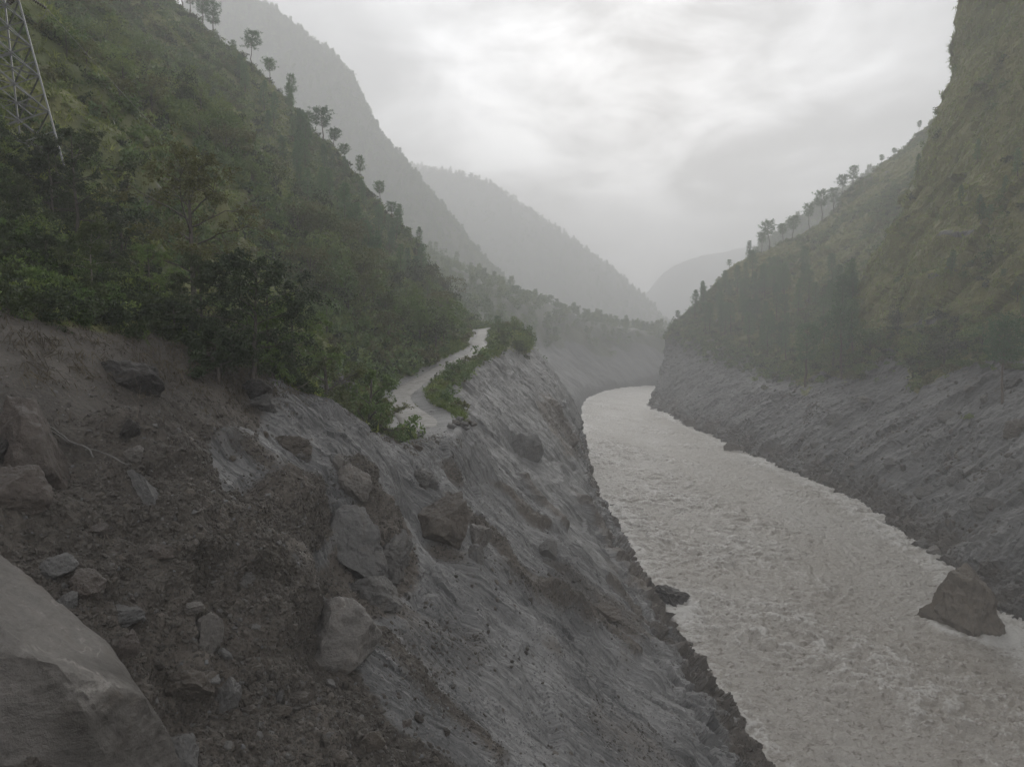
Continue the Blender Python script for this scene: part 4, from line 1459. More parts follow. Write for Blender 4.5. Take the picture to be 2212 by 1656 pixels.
stones_in([(1150, 1230), (1250, 1230), (1420, 1350), (1400, 1400), (1250, 1330)], 22, 6, 14,
          'stone on the rubble ledge above the river', 'stones on the rubble ledge', LT, 7)
stones_in([(1700, 960), (2000, 860), (2212, 860), (2212, 1230), (2000, 1150), (1800, 1080)], 58, 6, 22,
          'grey stone on the silt slope across the river', 'stones on the silt slope', RT, 8)


# ================================================================== vegetation shapes
def unit(v):
    return v / (np.linalg.norm(v, axis=-1, keepdims=True) + 1e-9)


def leaf_verts(p, d, w_, L, W):
    """diamond leaves: base p, direction d, width direction w_"""
    L = np.asarray(L).reshape(-1, 1)
    W = np.asarray(W).reshape(-1, 1)
    a = p
    b_ = p + d * L * 0.45 + w_ * W * 0.5
    c = p + d * L
    e = p + d * L * 0.45 - w_ * W * 0.5
    return np.stack([a, b_, c, e], 1).reshape(-1, 3)


def leaves_mesh(name, p, d, L, W, r, mat):
    n = len(p)
    d = unit(d)
    w_ = unit(np.cross(d, r.normal(size=(n, 3))))
    v = leaf_verts(p, d, w_, L, W)
    q = np.arange(n * 4).reshape(-1, 4)
    me = mesh_np(name, v, q, smooth=False)
    me.materials.append(mat)
    return me


class Tubes:
    def __init__(self):
        self.v, self.q, self.n = [], [], 0

    def add(self, pts, rad, sides=6):
        pts = np.asarray(pts, float)
        rad = np.asarray(rad, float)
        n = len(pts)
        t = unit(np.gradient(pts, axis=0))
        ref = np.array([0.31, 0.17, 0.93]) if abs(t[0][2]) < 0.8 else np.array([0.93, 0.31, 0.1])
        u = unit(np.cross(t, ref))
        v2 = np.cross(t, u)
        a = np.linspace(0, 2 * np.pi, sides, endpoint=False)
        ring = pts[:, None, :] + rad[:, None, None] * (np.cos(a)[None, :, None] * u[:, None, :] + np.sin(a)[None, :, None] * v2[:, None, :])
        self.v.append(ring.reshape(-1, 3))
        i = np.arange(n - 1)[:, None] * sides
        j = np.arange(sides)[None, :]
        j2 = (j + 1) % sides
        q = np.stack([i + j, i + j2, i + sides + j2, i + sides + j], -1).reshape(-1, 4) + self.n
        self.q.append(q)
        self.n += n * sides

    def mesh(self, name, mat):
        me = mesh_np(name, np.concatenate(self.v), np.concatenate(self.q))
        me.materials.append(mat)
        return me


def broadleaf(seed, H=10.0, R=4.0, start=0.3, limbs=11, subs=5, twigs=5, clus=6, leaf=0.24, width=0.42, droop=0.35, leaflets=6,
              mat=None, bark=None, trunk_r=0.17, lean=0.08, top=1.0):
    r = np.random.default_rng(seed)
    T = Tubes()
    n = 9
    z = np.linspace(0, H * 0.93, n)
    wob = np.cumsum(r.normal(size=(n, 2)) * 0.05 * H / 10 + r.normal(size=2) * lean * 0.3, axis=0)
    wob[0] = 0
    tr = np.column_stack([wob, z])
    trad = np.interp(z, [0, H * 0.1, H], [trunk_r * 1.35, trunk_r, trunk_r * 0.16])
    T.add(tr, trad, 8)
    cp, cd = [], []
    ga = r.uniform(0, 6.28)
    for i in range(limbs):
        f = start + (0.97 - start) * (i + 0.5) / limbs
        base = np.array([np.interp(f * H * 0.93 / 0.97, z, tr[:, k]) for k in range(3)])
        ga += 2.4 + r.uniform(-0.4, 0.4)
        g2 = (f - start) / (1 - start)
        length = R * (0.55 + 0.75 * math.sin(math.pi * min(1, 0.25 + 0.72 * g2)) - 0.45 * g2 * top) * r.uniform(0.75, 1.2)
        up = 0.25 + 0.75 * g2 + r.uniform(-0.15, 0.2)
        d0 = np.array([math.cos(ga), math.sin(ga), up])
        d0 /= np.linalg.norm(d0)
        m = 7
        tt_ = np.linspace(0, 1, m)
        path = base + d0 * length * tt_[:, None]
        path[:, 2] -= droop * length * tt_ ** 2.2 * 0.6
        path += np.cumsum(r.normal(size=(m, 3)) * 0.04 * length, axis=0) * tt_[:, None]
        rr = trunk_r * 0.5 * (1 - 0.55 * f)
        T.add(path, rr * (1 - 0.8 * tt_), 5)
        for s_ in range(subs):
            a = 0.3 + 0.7 * (s_ + r.uniform(0.2, 0.9)) / subs
            b0 = np.array([np.interp(a, tt_, path[:, k]) for k in range(3)])
            d1 = unit(d0 * 0.6 + r.normal(size=3) * np.array([0.75, 0.75, 0.45]) + np.array([0, 0, 0.15]))
            l1 = length * 0.42 * r.uniform(0.6, 1.2)
            t2 = np.linspace(0, 1, 5)
            p1 = b0 + d1 * l1 * t2[:, None]
            p1[:, 2] -= droop * l1 * t2 ** 2 * 0.6
            T.add(p1, rr * 0.4 * (1 - 0.75 * t2), 4)
            for w2 in range(twigs):
                c0 = p1[2 + (w2 % 3)]
                d2 = unit(d1 * 0.5 + r.normal(size=3) * np.array([0.9, 0.9, 0.6]))
                l2 = l1 * 0.55 * r.uniform(0.5, 1.3)
                k = np.linspace(0.15, 1, clus)[:, None]
                pts = c0 + d2 * l2 * k + r.normal(size=(clus, 3)) * 0.10 * l2
                pts[:, 2] -= droop * l2 * k[:, 0] ** 2 * 0.5
                cp.append(pts)
                cd.append(np.repeat(d2[None], clus, 0))
    cp = np.concatenate(cp)
    cd = np.concatenate(cd)
    nl = len(cp)
    p = np.repeat(cp, leaflets, 0) + r.normal(size=(nl * leaflets, 3)) * leaf * 0.35
    d = np.repeat(cd, leaflets, 0) * 0.6 + r.normal(size=(nl * leaflets, 3)) * np.array([0.8, 0.8, 0.45]) + np.array([0, 0, -droop * 1.3])
    L = leaf * r.uniform(0.6, 1.25, nl * leaflets)
    return T.mesh('trunk', bark or BARK), leaves_mesh('crown', p, d, L, L * width, r, mat or L_DARK)


def pine(seed, H=18.0, R=3.6, start=0.35, conical=0.0, whorls=15, mat=None, blade=0.75, nb=12, gap=0.0):
    """long-needled pine: bare lower trunk, whorled limbs with rounded needle tufts"""
    r = np.random.default_rng(seed)
    T = Tubes()
    n = 9
    z = np.linspace(0, H, n)
    wob = np.cumsum(r.normal(size=(n, 2)) * 0.012 * H, axis=0)
    wob[0] = 0
    tr = np.column_stack([wob, z])
    T.add(tr, np.interp(z, [0, H], [0.016 * H + 0.05, 0.03]), 6)
    pp, dd_ = [], []
    for i in range(whorls):
        g2 = (i + r.uniform(0, 0.8)) / whorls
        if r.uniform() < gap:
            continue
        f = start + (1 - start) * g2
        base = np.array([np.interp(f * H, z, tr[:, k]) for k in range(3)])
        env_round = math.sqrt(max(0.02, 1 - (2 * g2 - 0.85) ** 2 / 1.35))
        env_cone = 1.05 - 0.95 * g2
        Lb = R * ((1 - conical) * env_round + conical * env_cone)
        nbr = r.integers(3, 6)
        a0 = r.uniform(0, 6.28)
        for k in range(nbr):
            a = a0 + 6.28 * k / nbr + r.uniform(-0.4, 0.4)
            l = Lb * r.uniform(0.55, 1.15)
            d0 = np.array([math.cos(a), math.sin(a), 0.18 + 0.5 * g2])
            t2 = np.linspace(0, 1, 5)
            path = base + d0 * l * t2[:, None]
            path[:, 2] += 0.12 * l * t2 ** 2
            T.add(path, 0.05 * (1 - 0.7 * t2) + 0.01, 3)
            for c in np.linspace(0.45, 1.0, 4):
                q = base + d0 * l * c + r.normal(size=3) * 0.22 * np.array([1, 1, 0.6]) * (l / 3 + 0.4)
                q[2] += 0.12 * l * c * c
                m = nb
                pp.append(q + r.normal(size=(m, 3)) * 0.20)
                dv = r.normal(size=(m, 3)) + d0 * 0.7 + np.array([0, 0, 0.45])
                dd_.append(dv)
    p = np.concatenate(pp)
    d = np.concatenate(dd_)
    L = blade * r.uniform(0.6, 1.2, len(p))
    return T.mesh('trunk', BARK_PINE), leaves_mesh('crown', p, d, L, L * 0.22, r, mat or L_PINE)


def blob_tree(seed, H=8.0, R=2.8, n=900, leaf=0.55, mat=None, lobes=9):
    """hillside tree seen from afar: lobed leafy crown on a short trunk"""
    r = np.random.default_rng(seed)
    T = Tubes()
    T.add([(0, 0, 0), (0.1, 0, H * 0.3), (0.0, 0.1, H * 0.75)], [0.16, 0.12, 0.04], 5)
    ce = np.column_stack([r.normal(size=(lobes, 2)) * R * 0.5, r.uniform(0.3, 0.9, lobes) * H])
    ra = R * r.uniform(0.35, 0.65, lobes) * (1.2 - 0.6 * (ce[:, 2] / H - 0.3))
    for c in ce:
        T.add([(0, 0, c[2] * 0.6), tuple(c * 0.5 + np.array([0, 0, c[2] * 0.45])), tuple(c)], [0.07, 0.05, 0.02], 3)
    k = r.integers(lobes, size=n)
    v = unit(r.normal(size=(n, 3)))
    v[:, 2] = np.where(v[:, 2] < -0.4, -v[:, 2], v[:, 2])
    p = ce[k] + v * (ra[k] * r.uniform(0.6, 1.08, n))[:, None]
    d = v * 0.7 + r.normal(size=(n, 3)) * 0.7 + np.array([0, 0, -0.25])
    L = leaf * r.uniform(0.6, 1.3, n)
    return T.mesh('trunk', BARK), leaves_mesh('crown', p, d, L, L * 0.6, r, mat or L_MID)


def shrub_mesh(seed, n=260, leaf=0.22, mat=None, flat=0.75, spread=1.0):
    r = np.random.default_rng(seed)
    lob = 6
    ce = np.column_stack([r.normal(size=(lob, 2)) * 0.42 * spread, r.uniform(0.2, 0.75, lob) * flat])
    ra = r.uniform(0.3, 0.55, lob)
    k = r.integers(lob, size=n)
    v = unit(r.normal(size=(n, 3)))
    v[:, 2] = np.abs(v[:, 2]) * 0.9 - 0.15
    p = ce[k] + v * (ra[k] * r.uniform(0.55, 1.1, n))[:, None]
    d = v * 0.8 + r.normal(size=(n, 3)) * 0.6
    L = leaf * r.uniform(0.6, 1.3, n)
    return leaves_mesh('shrub_shape', p, d, L, L * 0.55, r, mat or L_MID)


def tuft_mesh(seed, n=26, h=1.0, mat=None, lay=0.5, width=0.07):
    r = np.random.default_rng(seed)
    p = np.column_stack([r.normal(size=(n, 2)) * 0.22, np.zeros(n)])
    d = np.column_stack([r.normal(size=(n, 2)) * lay, np.full(n, 1.0)])
    L = h * r.uniform(0.5, 1.15, n)
    d = unit(d)
    w_ = unit(np.cross(d, r.normal(size=(n, 3))))
    Lc, Wc = L[:, None], width
    bend = np.column_stack([d[:, 0], d[:, 1], -0.5 * np.ones(n)]) * Lc * 0.35
    a = p - w_ * Wc * 0.5
    b_ = p + w_ * Wc * 0.5
    m1 = p + d * Lc * 0.55
    c = m1 + d * Lc * 0.3 + bend
    v = np.stack([a, b_, m1 + w_ * Wc * 0.45, m1 - w_ * Wc * 0.45, c + w_ * Wc * 0.06, c - w_ * Wc * 0.06], 1).reshape(-1, 3)
    i = np.arange(n)[:, None] * 6
    q = np.concatenate([i + np.array([[0, 1, 2, 3]]), i + np.array([[3, 2, 4, 5]])])
    me = mesh_np('tuft_shape', v, q, smooth=False)
    me.materials.append(mat or G_OLIVE)
    return me


# ------------------------------------------------------------------ scatter (stuff): geometry-node instances of small shapes
def scatter(name, label, cat, shapes, pos, nor, scale, upright, seed, tilt=0.25):
    r = np.random.default_rng(seed)
    n = len(pos)
    coll = bpy.data.collections.new(name + '_shapes')
    for k, s_ in enumerate(shapes):
        o = bpy.data.objects.new('%s_shape_%02d' % (name, k), s_)
        coll.objects.link(o)
    # orientation: z towards a blend of surface normal and straight up
    zax = unit(nor * (1 - upright) + np.array([0, 0, 1.0]) * upright + r.normal(size=(n, 3)) * tilt)
    ang = r.uniform(0, 2 * np.pi, n)
    ref = np.column_stack([np.cos(ang), np.sin(ang), 0 * ang])
    xax = unit(ref - zax * (ref * zax).sum(1, keepdims=True))
    yax = np.cross(zax, xax)
    # matrix columns x,y,z -> euler XYZ
    sy = -xax[:, 2]
    ey = np.arcsin(np.clip(sy, -1, 1))
    ex = np.arctan2(yax[:, 2], zax[:, 2])
    ez = np.arctan2(xax[:, 1], xax[:, 0])
    me = bpy.data.meshes.new(name)
    me.vertices.add(n)
    me.vertices.foreach_set('co', np.ascontiguousarray(pos, np.float32).ravel())
    add_attr(me, 'turn', np.stack([ex, ey, ez], 1), 'FLOAT_VECTOR')
    add_attr(me, 'size', scale)
    add_attr(me, 'pick', r.integers(len(shapes), size=n), 'INT')
    me.update()
    o = obj(name, me)
    ng = bpy.data.node_groups.new(name + '_nodes', 'GeometryNodeTree')
    ng.interface.new_socket('Geometry', in_out='INPUT', socket_type='NodeSocketGeometry')
    ng.interface.new_socket('Geometry', in_out='OUTPUT', socket_type='NodeSocketGeometry')
    nd = ng.nodes
    gi, go = nd.new('NodeGroupInput'), nd.new('NodeGroupOutput')
    ci = nd.new('GeometryNodeCollectionInfo')
    ci.inputs['Collection'].default_value = coll
    ci.inputs['Separate Children'].default_value = True
    ci.inputs['Reset Children'].default_value = True
    ip = nd.new('GeometryNodeInstanceOnPoints')
    ip.inputs['Pick Instance'].default_value = True

    def na(nm, dt):
        q = nd.new('GeometryNodeInputNamedAttribute')
        q.data_type = dt
        q.inputs['Name'].default_value = nm
        return q.outputs['Attribute']
    ng.links.new(gi.outputs[0], ip.inputs['Points'])
    ng.links.new(ci.outputs[0], ip.inputs['Instance'])
    ng.links.new(na('pick', 'INT'), ip.inputs['Instance Index'])
    e2r = nd.new('FunctionNodeEulerToRotation')
    ng.links.new(na('turn', 'FLOAT_VECTOR'), e2r.inputs[0])
    ng.links.new(e2r.outputs[0], ip.inputs['Rotation'])
    ng.links.new(na('size', 'FLOAT'), ip.inputs['Scale'])
    ng.links.new(ip.outputs[0], go.inputs[0])
    md = o.modifiers.new('scatter', 'NODES')
    md.node_group = ng
    tag(o, label, cat, kind='stuff')
    return o


def sample_grid(G, N, weight, n, seed, margin=380):
    """n random points on a surface grid, weighted, kept inside a margin round the picture"""
    r = np.random.default_rng(seed)
    a = np.linalg.norm(np.cross(G[1:, :-1] - G[:-1, :-1], G[:-1, 1:] - G[:-1, :-1]), axis=-1)
    px, py, dp = project(G[:-1, :-1])
    ok = (px > -margin) & (px < 2212 + margin) & (py > -margin) & (py < 1656 + margin)
    wgt = a * weight[:-1, :-1] * np.nan_to_num(ok.astype(float))
    wgt = wgt.ravel()
    cs = np.cumsum(wgt)
    k = np.searchsorted(cs, r.uniform(0, cs[-1], n))
    k = np.clip(k, 0, len(cs) - 1)
    i, j = np.unravel_index(k, a.shape)
    u, v = r.uniform(size=(2, n, 1))
    p = (G[i, j] * (1 - u) * (1 - v) + G[i + 1, j] * u * (1 - v) + G[i, j + 1] * (1 - u) * v + G[i + 1, j + 1] * u * v)
    return p, N[i, j], i, j


LNn = normals(LG)
RNn = -normals(RG)

# pebbles
PEB = [rock_mesh('pebble_shape', 800 + k, (1, 0.85, 0.65), 2, 8, 0.5, 0.85, 0.10) for k in range(5)]
for k, q in enumerate(PEB):
    q.materials.append([R_SOIL, R_BROWN, R_SOIL, R_GREY, R_BROWN][k])
clump = sstep(-0.15, 0.45, fbm(LQ * 0.22 + 140, 4))
fan = np.zeros(LPX.shape)
for pl in ([(430, 1330), (560, 1290), (700, 1440), (860, 1540), (960, 1656), (480, 1656)],            [(1180, 1230), (1260, 1240), (1420, 1360), (1300, 1340)]):
    fan = np.maximum(fan, inpoly(np.nan_to_num(LPX, nan=-1e5), np.nan_to_num(LPY, nan=-1e5), pl).astype(float))
wp = slope_m * (1 - np.clip(vegL, 0, 1)) * (Y2 < 90) * (Y2 > 8) * (0.10 + brownL * 0.9 * clump + 1.3 * blur(fan, 4) * (0.25 + clump)) / (1 + (Y2 / 40) ** 2)
pp_, nn_, ii, jj = sample_grid(LG, LNn, wp, 13000, 31, 60)
rr_ = np.random.default_rng(32)
sz = 0.02 * (0.20 / 0.02) ** (rr_.uniform(size=len(pp_)) ** 2.6)
scatter('gravel', 'fine gravel and broken stone strewn over the near slope', 'gravel', PEB, pp_ + nn_ * (sz * 0.2)[:, None], nn_, sz, 0.0, 33, tilt=0.6)
CLOD_B = plain_material('soil_clod', (0.030, 0.026, 0.022, 1), (0.085, 0.075, 0.064, 1), 0.8, 5.0)
CLOD_G = plain_material('silt_clod', (0.060, 0.060, 0.062, 1), (0.150, 0.150, 0.150, 1), 0.75, 5.0)
CLB = [rock_mesh('clod_shape', 850 + k, (1, 0.9, 0.6), 2, 5, 0.55, 0.95, 0.2) for k in range(4)]
CLG = [rock_mesh('clod_shape', 860 + k, (1, 0.8, 0.4), 2, 5, 0.55, 0.95, 0.2) for k in range(4)]
for q in CLB:
    q.materials.append(CLOD_B)
for q in CLG:
    q.materials.append(CLOD_G)
wc = near_m * (1 - np.clip(vegL, 0, 1)) * (Y2 > 10) / (1 + (Y2 / 35) ** 2)
pp_, nn_, ii, jj = sample_grid(LG, LNn, wc * brownL * (0.25 + sstep(-0.3, 0.3, fbm(LQ * 0.35 + 5, 3))), 46000, 34, 40)
sz = 0.02 * (0.11 / 0.02) ** (rr_.uniform(size=len(pp_)) ** 2.2)
scatter('soil_crumbs', 'crumbly brown soil clods on the near slope', 'soil', CLB, pp_, nn_, sz, 0.0, 35, tilt=0.5)
pp_, nn_, ii, jj = sample_grid(LG, LNn, wc * (1 - 0.9 * brownL) * (0.2 + sstep(-0.2, 0.4, fbm(LQ * 0.25 + 15, 3))), 30000, 36, 40)
sz = 0.02 * (0.10 / 0.02) ** (rr_.uniform(size=len(pp_)) ** 2.6)
scatter('silt_flakes', 'grey silt flakes and grit on the hard mud crust', 'silt', CLG, pp_, nn_, sz, 0.0, 37, tilt=0.3)
wp = rs * (1 - np.clip(vegR, 0, 1)) * (RY2 < 330) * sstep(-0.1, 0.5, fbm(RBASE * 0.09 + 44, 4) + 0.4 * bankR)
pp_, nn_, ii, jj = sample_grid(RG, RNn, wp, 5200, 41, 60)
sz = 0.16 * (0.9 / 0.16) ** (rr_.uniform(size=len(pp_)) ** 2.8)
scatter('rubble', 'small rubble strewn over the silt slope across the river', 'rubble', PEB, pp_ + nn_ * (sz * 0.15)[:, None], nn_, sz, 0.0, 43, tilt=0.6)

# undergrowth and grass on the left hillside
SHR = [shrub_mesh(900 + k, 210, 0.30, [L_MID, L_DARK, L_FOREST, L_MID, L_OLIVE, L_FOREST][k]) for k in range(6)]
SHR_NEAR = [shrub_mesh(930 + k, 620, 0.15, [L_DARK, L_DARK, L_DARK, L_MID][k], flat=0.9) for k in range(4)]
TUF = [tuft_mesh(960 + k, 24, 1.0, G_OLIVE, 0.5, 0.10) for k in range(4)]
TUF_G = [tuft_mesh(970 + k, 40, 1.0, G_GREEN, 0.45, 0.06) for k in range(4)]
TUF_D = [tuft_mesh(980 + k, 34, 1.0, G_DRY, 0.4, 0.028) for k in range(4)]
rdist = np.full(LPX.shape, 99.0)
sel = (Y2 > 70) & (Y2 < 276) & (U2 > 5.0) & (U2 < 8.0)
pt = LG[sel][:, :2]
rd = np.full(len(pt), 99.0)
for k in range(0, 180, 2):
    rd = np.minimum(rd, np.hypot(pt[:, 0] - RC[k, 0], pt[:, 1] - RC[k, 1]))
rdist[sel] = rd
hw_road = np.interp(Y2, [76, 84, 95, 106], [4.2, 3.8, 3.3, 2.7])
clear_road = sstep(0.3, 1.3, rdist - hw_road)
# open grass faces lie high and near; woods lie low and far
openL = sstep(-0.30, 0.10, fbm(LQ * 0.028 + 210, 4) + 0.48 * sstep(130, 40, Y2) * sstep(8.3, 9.3, U2) - 0.15 * sstep(150, 260, Y2))
wood = np.clip(vegL, 0, 1) * clear_road * (1 - 0.92 * openL)
far_only = sstep(66, 74, Y2)
pp_, nn_, ii, jj = sample_grid(LG, LNn, wood * far_only * (0.3 + 0.7 * sstep(300, 90, Y2)), 16000, 51)
sz = rr_.uniform(0.9, 2.1, len(pp_)) * np.interp(pp_[:, 1], [60, 120, 300], [0.75, 1.1, 1.35])
scatter('undergrowth', 'dense green scrub covering the left hillside', 'scrub', SHR, pp_, nn_, sz, 0.55, 52)
pp_, nn_, ii, jj = sample_grid(LG, LNn, np.clip(vegL, 0, 1) * clear_road * (0.12 + openL) * sstep(40, 60, Y2), 54000, 53)
sz = rr_.uniform(0.7, 1.7, len(pp_))
scatter('hillside_grass', 'olive grass on the open faces of the left hillside', 'grass', TUF, pp_, nn_, sz, 0.35, 54, tilt=0.35)
near_w = np.clip(vegL, 0, 1) * sstep(72, 66, Y2) * sstep(16, 24, Y2) * clear_road
pp_, nn_, ii, jj = sample_grid(LG, LNn, near_w * (0.35 + sstep(9.2, 7.6, U2) + 1.2 * np.exp(-((U2 - vegstart - 0.15) / 0.25) ** 2)), 6500, 55)
sz = rr_.uniform(0.45, 1.25, len(pp_))
scatter('thicket', 'dark leafy thicket at the edge of the mud slope', 'thicket', SHR_NEAR, pp_, nn_, sz, 0.5, 56)
# fresh green verge beside the road
verge = sstep(0.0, 0.4, rdist - hw_road) * sstep(9.0, 6.0, rdist) * (Y2 > 76) * np.clip(vegL, 0, 1) * sstep(5.75, 5.95, U2)
pp_, nn_, ii, jj = sample_grid(LG, LNn, verge, 6500, 57)
sz = rr_.uniform(0.5, 1.3, len(pp_))
scatter('verge_grass', 'fresh bright green grass along the road verge', 'grass', TUF_G, pp_, nn_, sz, 0.8, 58, tilt=0.15)
# dry hanging grass and roots along the torn edge of the soil
edge = np.exp(-((U2 - vegstart + 0.12) / 0.22) ** 2) * sstep(18, 26, Y2) * sstep(75, 66, Y2)
pp_, nn_, ii, jj = sample_grid(LG, LNn, edge, 2200, 59)
sz = rr_.uniform(0.5, 1.5, len(pp_))
hang = nn_ * 0.5 + np.array([0.25, 0, -1.0])
scatter('hanging_roots', 'dry grass and roots hanging over the torn soil edge', 'roots', TUF_D, pp_ + nn_ * 0.15, hang, sz, 0.0, 60, tilt=0.3)
# right bank
openR = sstep(-0.25, 0.15, fbm(RBASE * 0.02 + 77, 4) + 0.45 * sstep(310, 270, RY2) * sstep(5.4, 6.2, RU2))
pp_, nn_, ii, jj = sample_grid(RG, RNn, np.clip(vegR, 0, 1) * (0.15 + openR) * sstep(600, 540, RY2), 50000, 61)
sz = rr_.uniform(0.9, 2.4, len(pp_))
scatter('cliff_grass', 'brown olive grass hanging on the steep right cliff', 'grass', TUF, pp_, nn_, sz, 0.15, 62, tilt=0.4)
pp_, nn_, ii, jj = sample_grid(RG, RNn, np.clip(vegR, 0, 1) * (1.02 - openR + 0.5 * sstep(0.12, 0.4, fbm(RBASE * 0.05 + 222, 4))) * sstep(620, 560, RY2), 8000, 63)
sz = rr_.uniform(1.0, 3.0, len(pp_))
scatter('cliff_scrub', 'green scrub on the right hillside below the pines', 'scrub', SHR, pp_, nn_, sz, 0.6, 64)
pp_, nn_, ii, jj = sample_grid(RG, RNn, np.exp(-((RU2 - vstart - 0.25) / 0.35) ** 2) * sstep(620, 560, RY2), 1500, 65)
sz = rr_.uniform(0.9, 2.6, len(pp_))
scatter('bank_thicket', 'dense bushes along the top of the silt slope', 'bushes', SHR, pp_, nn_, sz, 0.7, 66)

# far woods
FARTREE = []
for k in range(4):
    tm, cm = blob_tree(1000 + k, 8, 2.6, 330, 0.9, L_FOREST)
    FARTREE.append(cm)
tm, cm = pine(1010, 12, 2.4, 0.15, 0.6, 9, L_FOREST, 1.2, 6)
FARTREE.append(cm)
pos_, nor_, siz_ = [], [], []
for gi_, (G, o) in enumerate(HILLS):
    n = (4600, 3000, 0, 1500)[gi_]
    if n == 0:
        continue
    t = np.linspace(0, 1.35, G.shape[1])
    wgt = np.broadcast_to((sstep(0.0, 0.2, t) * (0.35 + 1.6 * np.exp(-((t - 1) / 0.05) ** 2)) * (t < 1.06))[None, :], G.shape[:2])
    p, nq, _, _ = sample_grid(G, normals(G), wgt, n, 70 + gi_)
    pos_.append(p)
    nor_.append(nq)
    siz_.append(rr_.uniform(0.7, 1.5, n) * (1.0, 1.3, 1, 1.1)[gi_])
p, nq, _, _ = sample_grid(FG, normals(FG), vegF, 2200, 79)
pos_.append(p)
nor_.append(nq)
siz_.append(rr_.uniform(0.7, 1.4, len(p)))
scatter('forest', 'misty woods covering the distant hills', 'forest', FARTREE, np.concatenate(pos_), np.concatenate(nor_), np.concatenate(siz_), 1.0, 80, tilt=0.04)


# ================================================================== trees as things
def tree(name, shape, loc, scale, rz, label, group=None, cat='tree', squash=1.0, crownmat=None):
    e = empty(name, loc)
    e.rotation_euler = (0, 0, rz)
    e.scale = (scale * squash, scale * squash, scale)
    obj('trunk', shape[0], None, e)
    obj('crown', shape[1], None, e)
    tag(e, label, cat, group)
    return e


PINES = [pine(1100 + k, 18, 3.8, 0.38 + 0.05 * k, 0.0, 15, gap=0.1, nb=16) for k in range(3)]
PINES += [pine(1110 + k, 18, 3.2, 0.22, 0.55, 17) for k in range(3)]
UMBR = [pine(1120 + k, 14, 3.6, 0.55, 0.0, 11, gap=0.12, nb=18) for k in range(3)]
BLOBS = [blob_tree(1130 + k, 9, 3.2, 1500, 0.40, [L_MID, L_DARK, L_LIME, L_FOREST, L_OLIVE, L_MID][k], 12) for k in range(6)]


def place_tree(name, shapes, basepx, basepy, hpx, label, group=None, seed=0, targets=None, H0=18.0, squash=1.0, skyline=False):
    r = np.random.default_rng(seed + 5000)
    h = ray_down(basepx, -160, targets, 1.5) if skyline else ray_down(basepx, basepy, targets)
    if not h:
        return None
    loc = h[1]
    d = depth_of(loc)
    hh = hpx * d / FPX
    sh = shapes[r.integers(len(shapes))] if isinstance(shapes, list) else shapes
    return tree(name, sh, loc - Vector((0, 0, 0.3)), hh / H0, r.uniform(0, 6.28), label, group, squash=squash * r.uniform(0.78, 1.25))


# pines along the skyline of the left hillside (base x, base y, height in photo pixels)
RIDGE = [(395, 20, 70, 'pine at the top edge of the left skyline, highest of the row'),
         (410, 30, 60, 'slender pine second from the top of the left skyline'),
         (436, 55, 62, 'pine with bare trunk third from the top of the left skyline'),
         (460, 75, 64, 'tall full pine standing clear near the top of the left skyline'),
         (505, 128, 28, 'small pine below the tall full pine on the left skyline'),
         (545, 190, 64, 'round headed pine in the upper middle of the left skyline'),
         (582, 188, 42, 'small round headed pine beside the larger one on the left skyline'),
         (630, 220, 54, 'pine with lopsided crown in the middle of the left skyline'),
         (668, 252, 36, 'small pine just above the lollipop pine on the left skyline'),
         (698, 288, 62, 'lollipop shaped pine with long bare trunk on the left skyline'),
         (722, 330, 40, 'pine just below the lollipop pine on the left skyline'),
         (742, 352, 36, 'dark pine below the lollipop pine, second one down'),
         (778, 400, 46, 'dark narrow pine in the lower half of the left skyline'),
         (822, 446, 40, 'umbrella shaped pine standing out from the lower left skyline'),
         (845, 480, 34, 'pine just below the umbrella shaped one on the lower left skyline'),
         (862, 500, 44, 'leaning pine low on the left skyline'),
         (905, 580, 40, 'dark tree near the foot of the left skyline')]
for k, (a, b_, hp, lb) in enumerate(RIDGE):
    sh = UMBR if ('lollipop' in lb or 'umbrella' in lb or 'round headed' in lb) else (PINES[:3] if 'bare' in lb or 'lopsided' in lb else PINES)
    place_tree('pine_tree', sh, a, b_, hp, lb, 'pines on the left skyline', k, LT, (14.0 if sh is UMBR else 18.0) / 1.15, 1.2, True)
# trees of the left hillside wood
r_ = np.random.default_rng(77)


def wood_trees(poly, n, hmin, hmax, shapes, label, group, targets, seed, name, H0, mind=0.0, maxd=1e9):
    r = np.random.default_rng(seed)
    xs = [p[0] for p in poly]
    ys = [p[1] for p in poly]
    c = t = 0
    while c < n and t < n * 10:
        t += 1
        a, b_ = r.uniform(min(xs), max(xs)), r.uniform(min(ys), max(ys))
        if not inpoly(np.array(a), np.array(b_), poly):
            continue
        h = ray(a, b_, targets)
        if not h:
            continue
        loc = h[1]
        if not (mind < loc.y < maxd) or road_dist(loc.x, loc.y) < 4.5:
            continue
        sh = shapes[r.integers(len(shapes))]
        hh = r.uniform(hmin, hmax)
        tree(name, sh, loc - Vector((0, 0, 0.3)), hh / H0, r.uniform(0, 6.28), label, group, squash=r.uniform(0.85, 1.15))
        c += 1


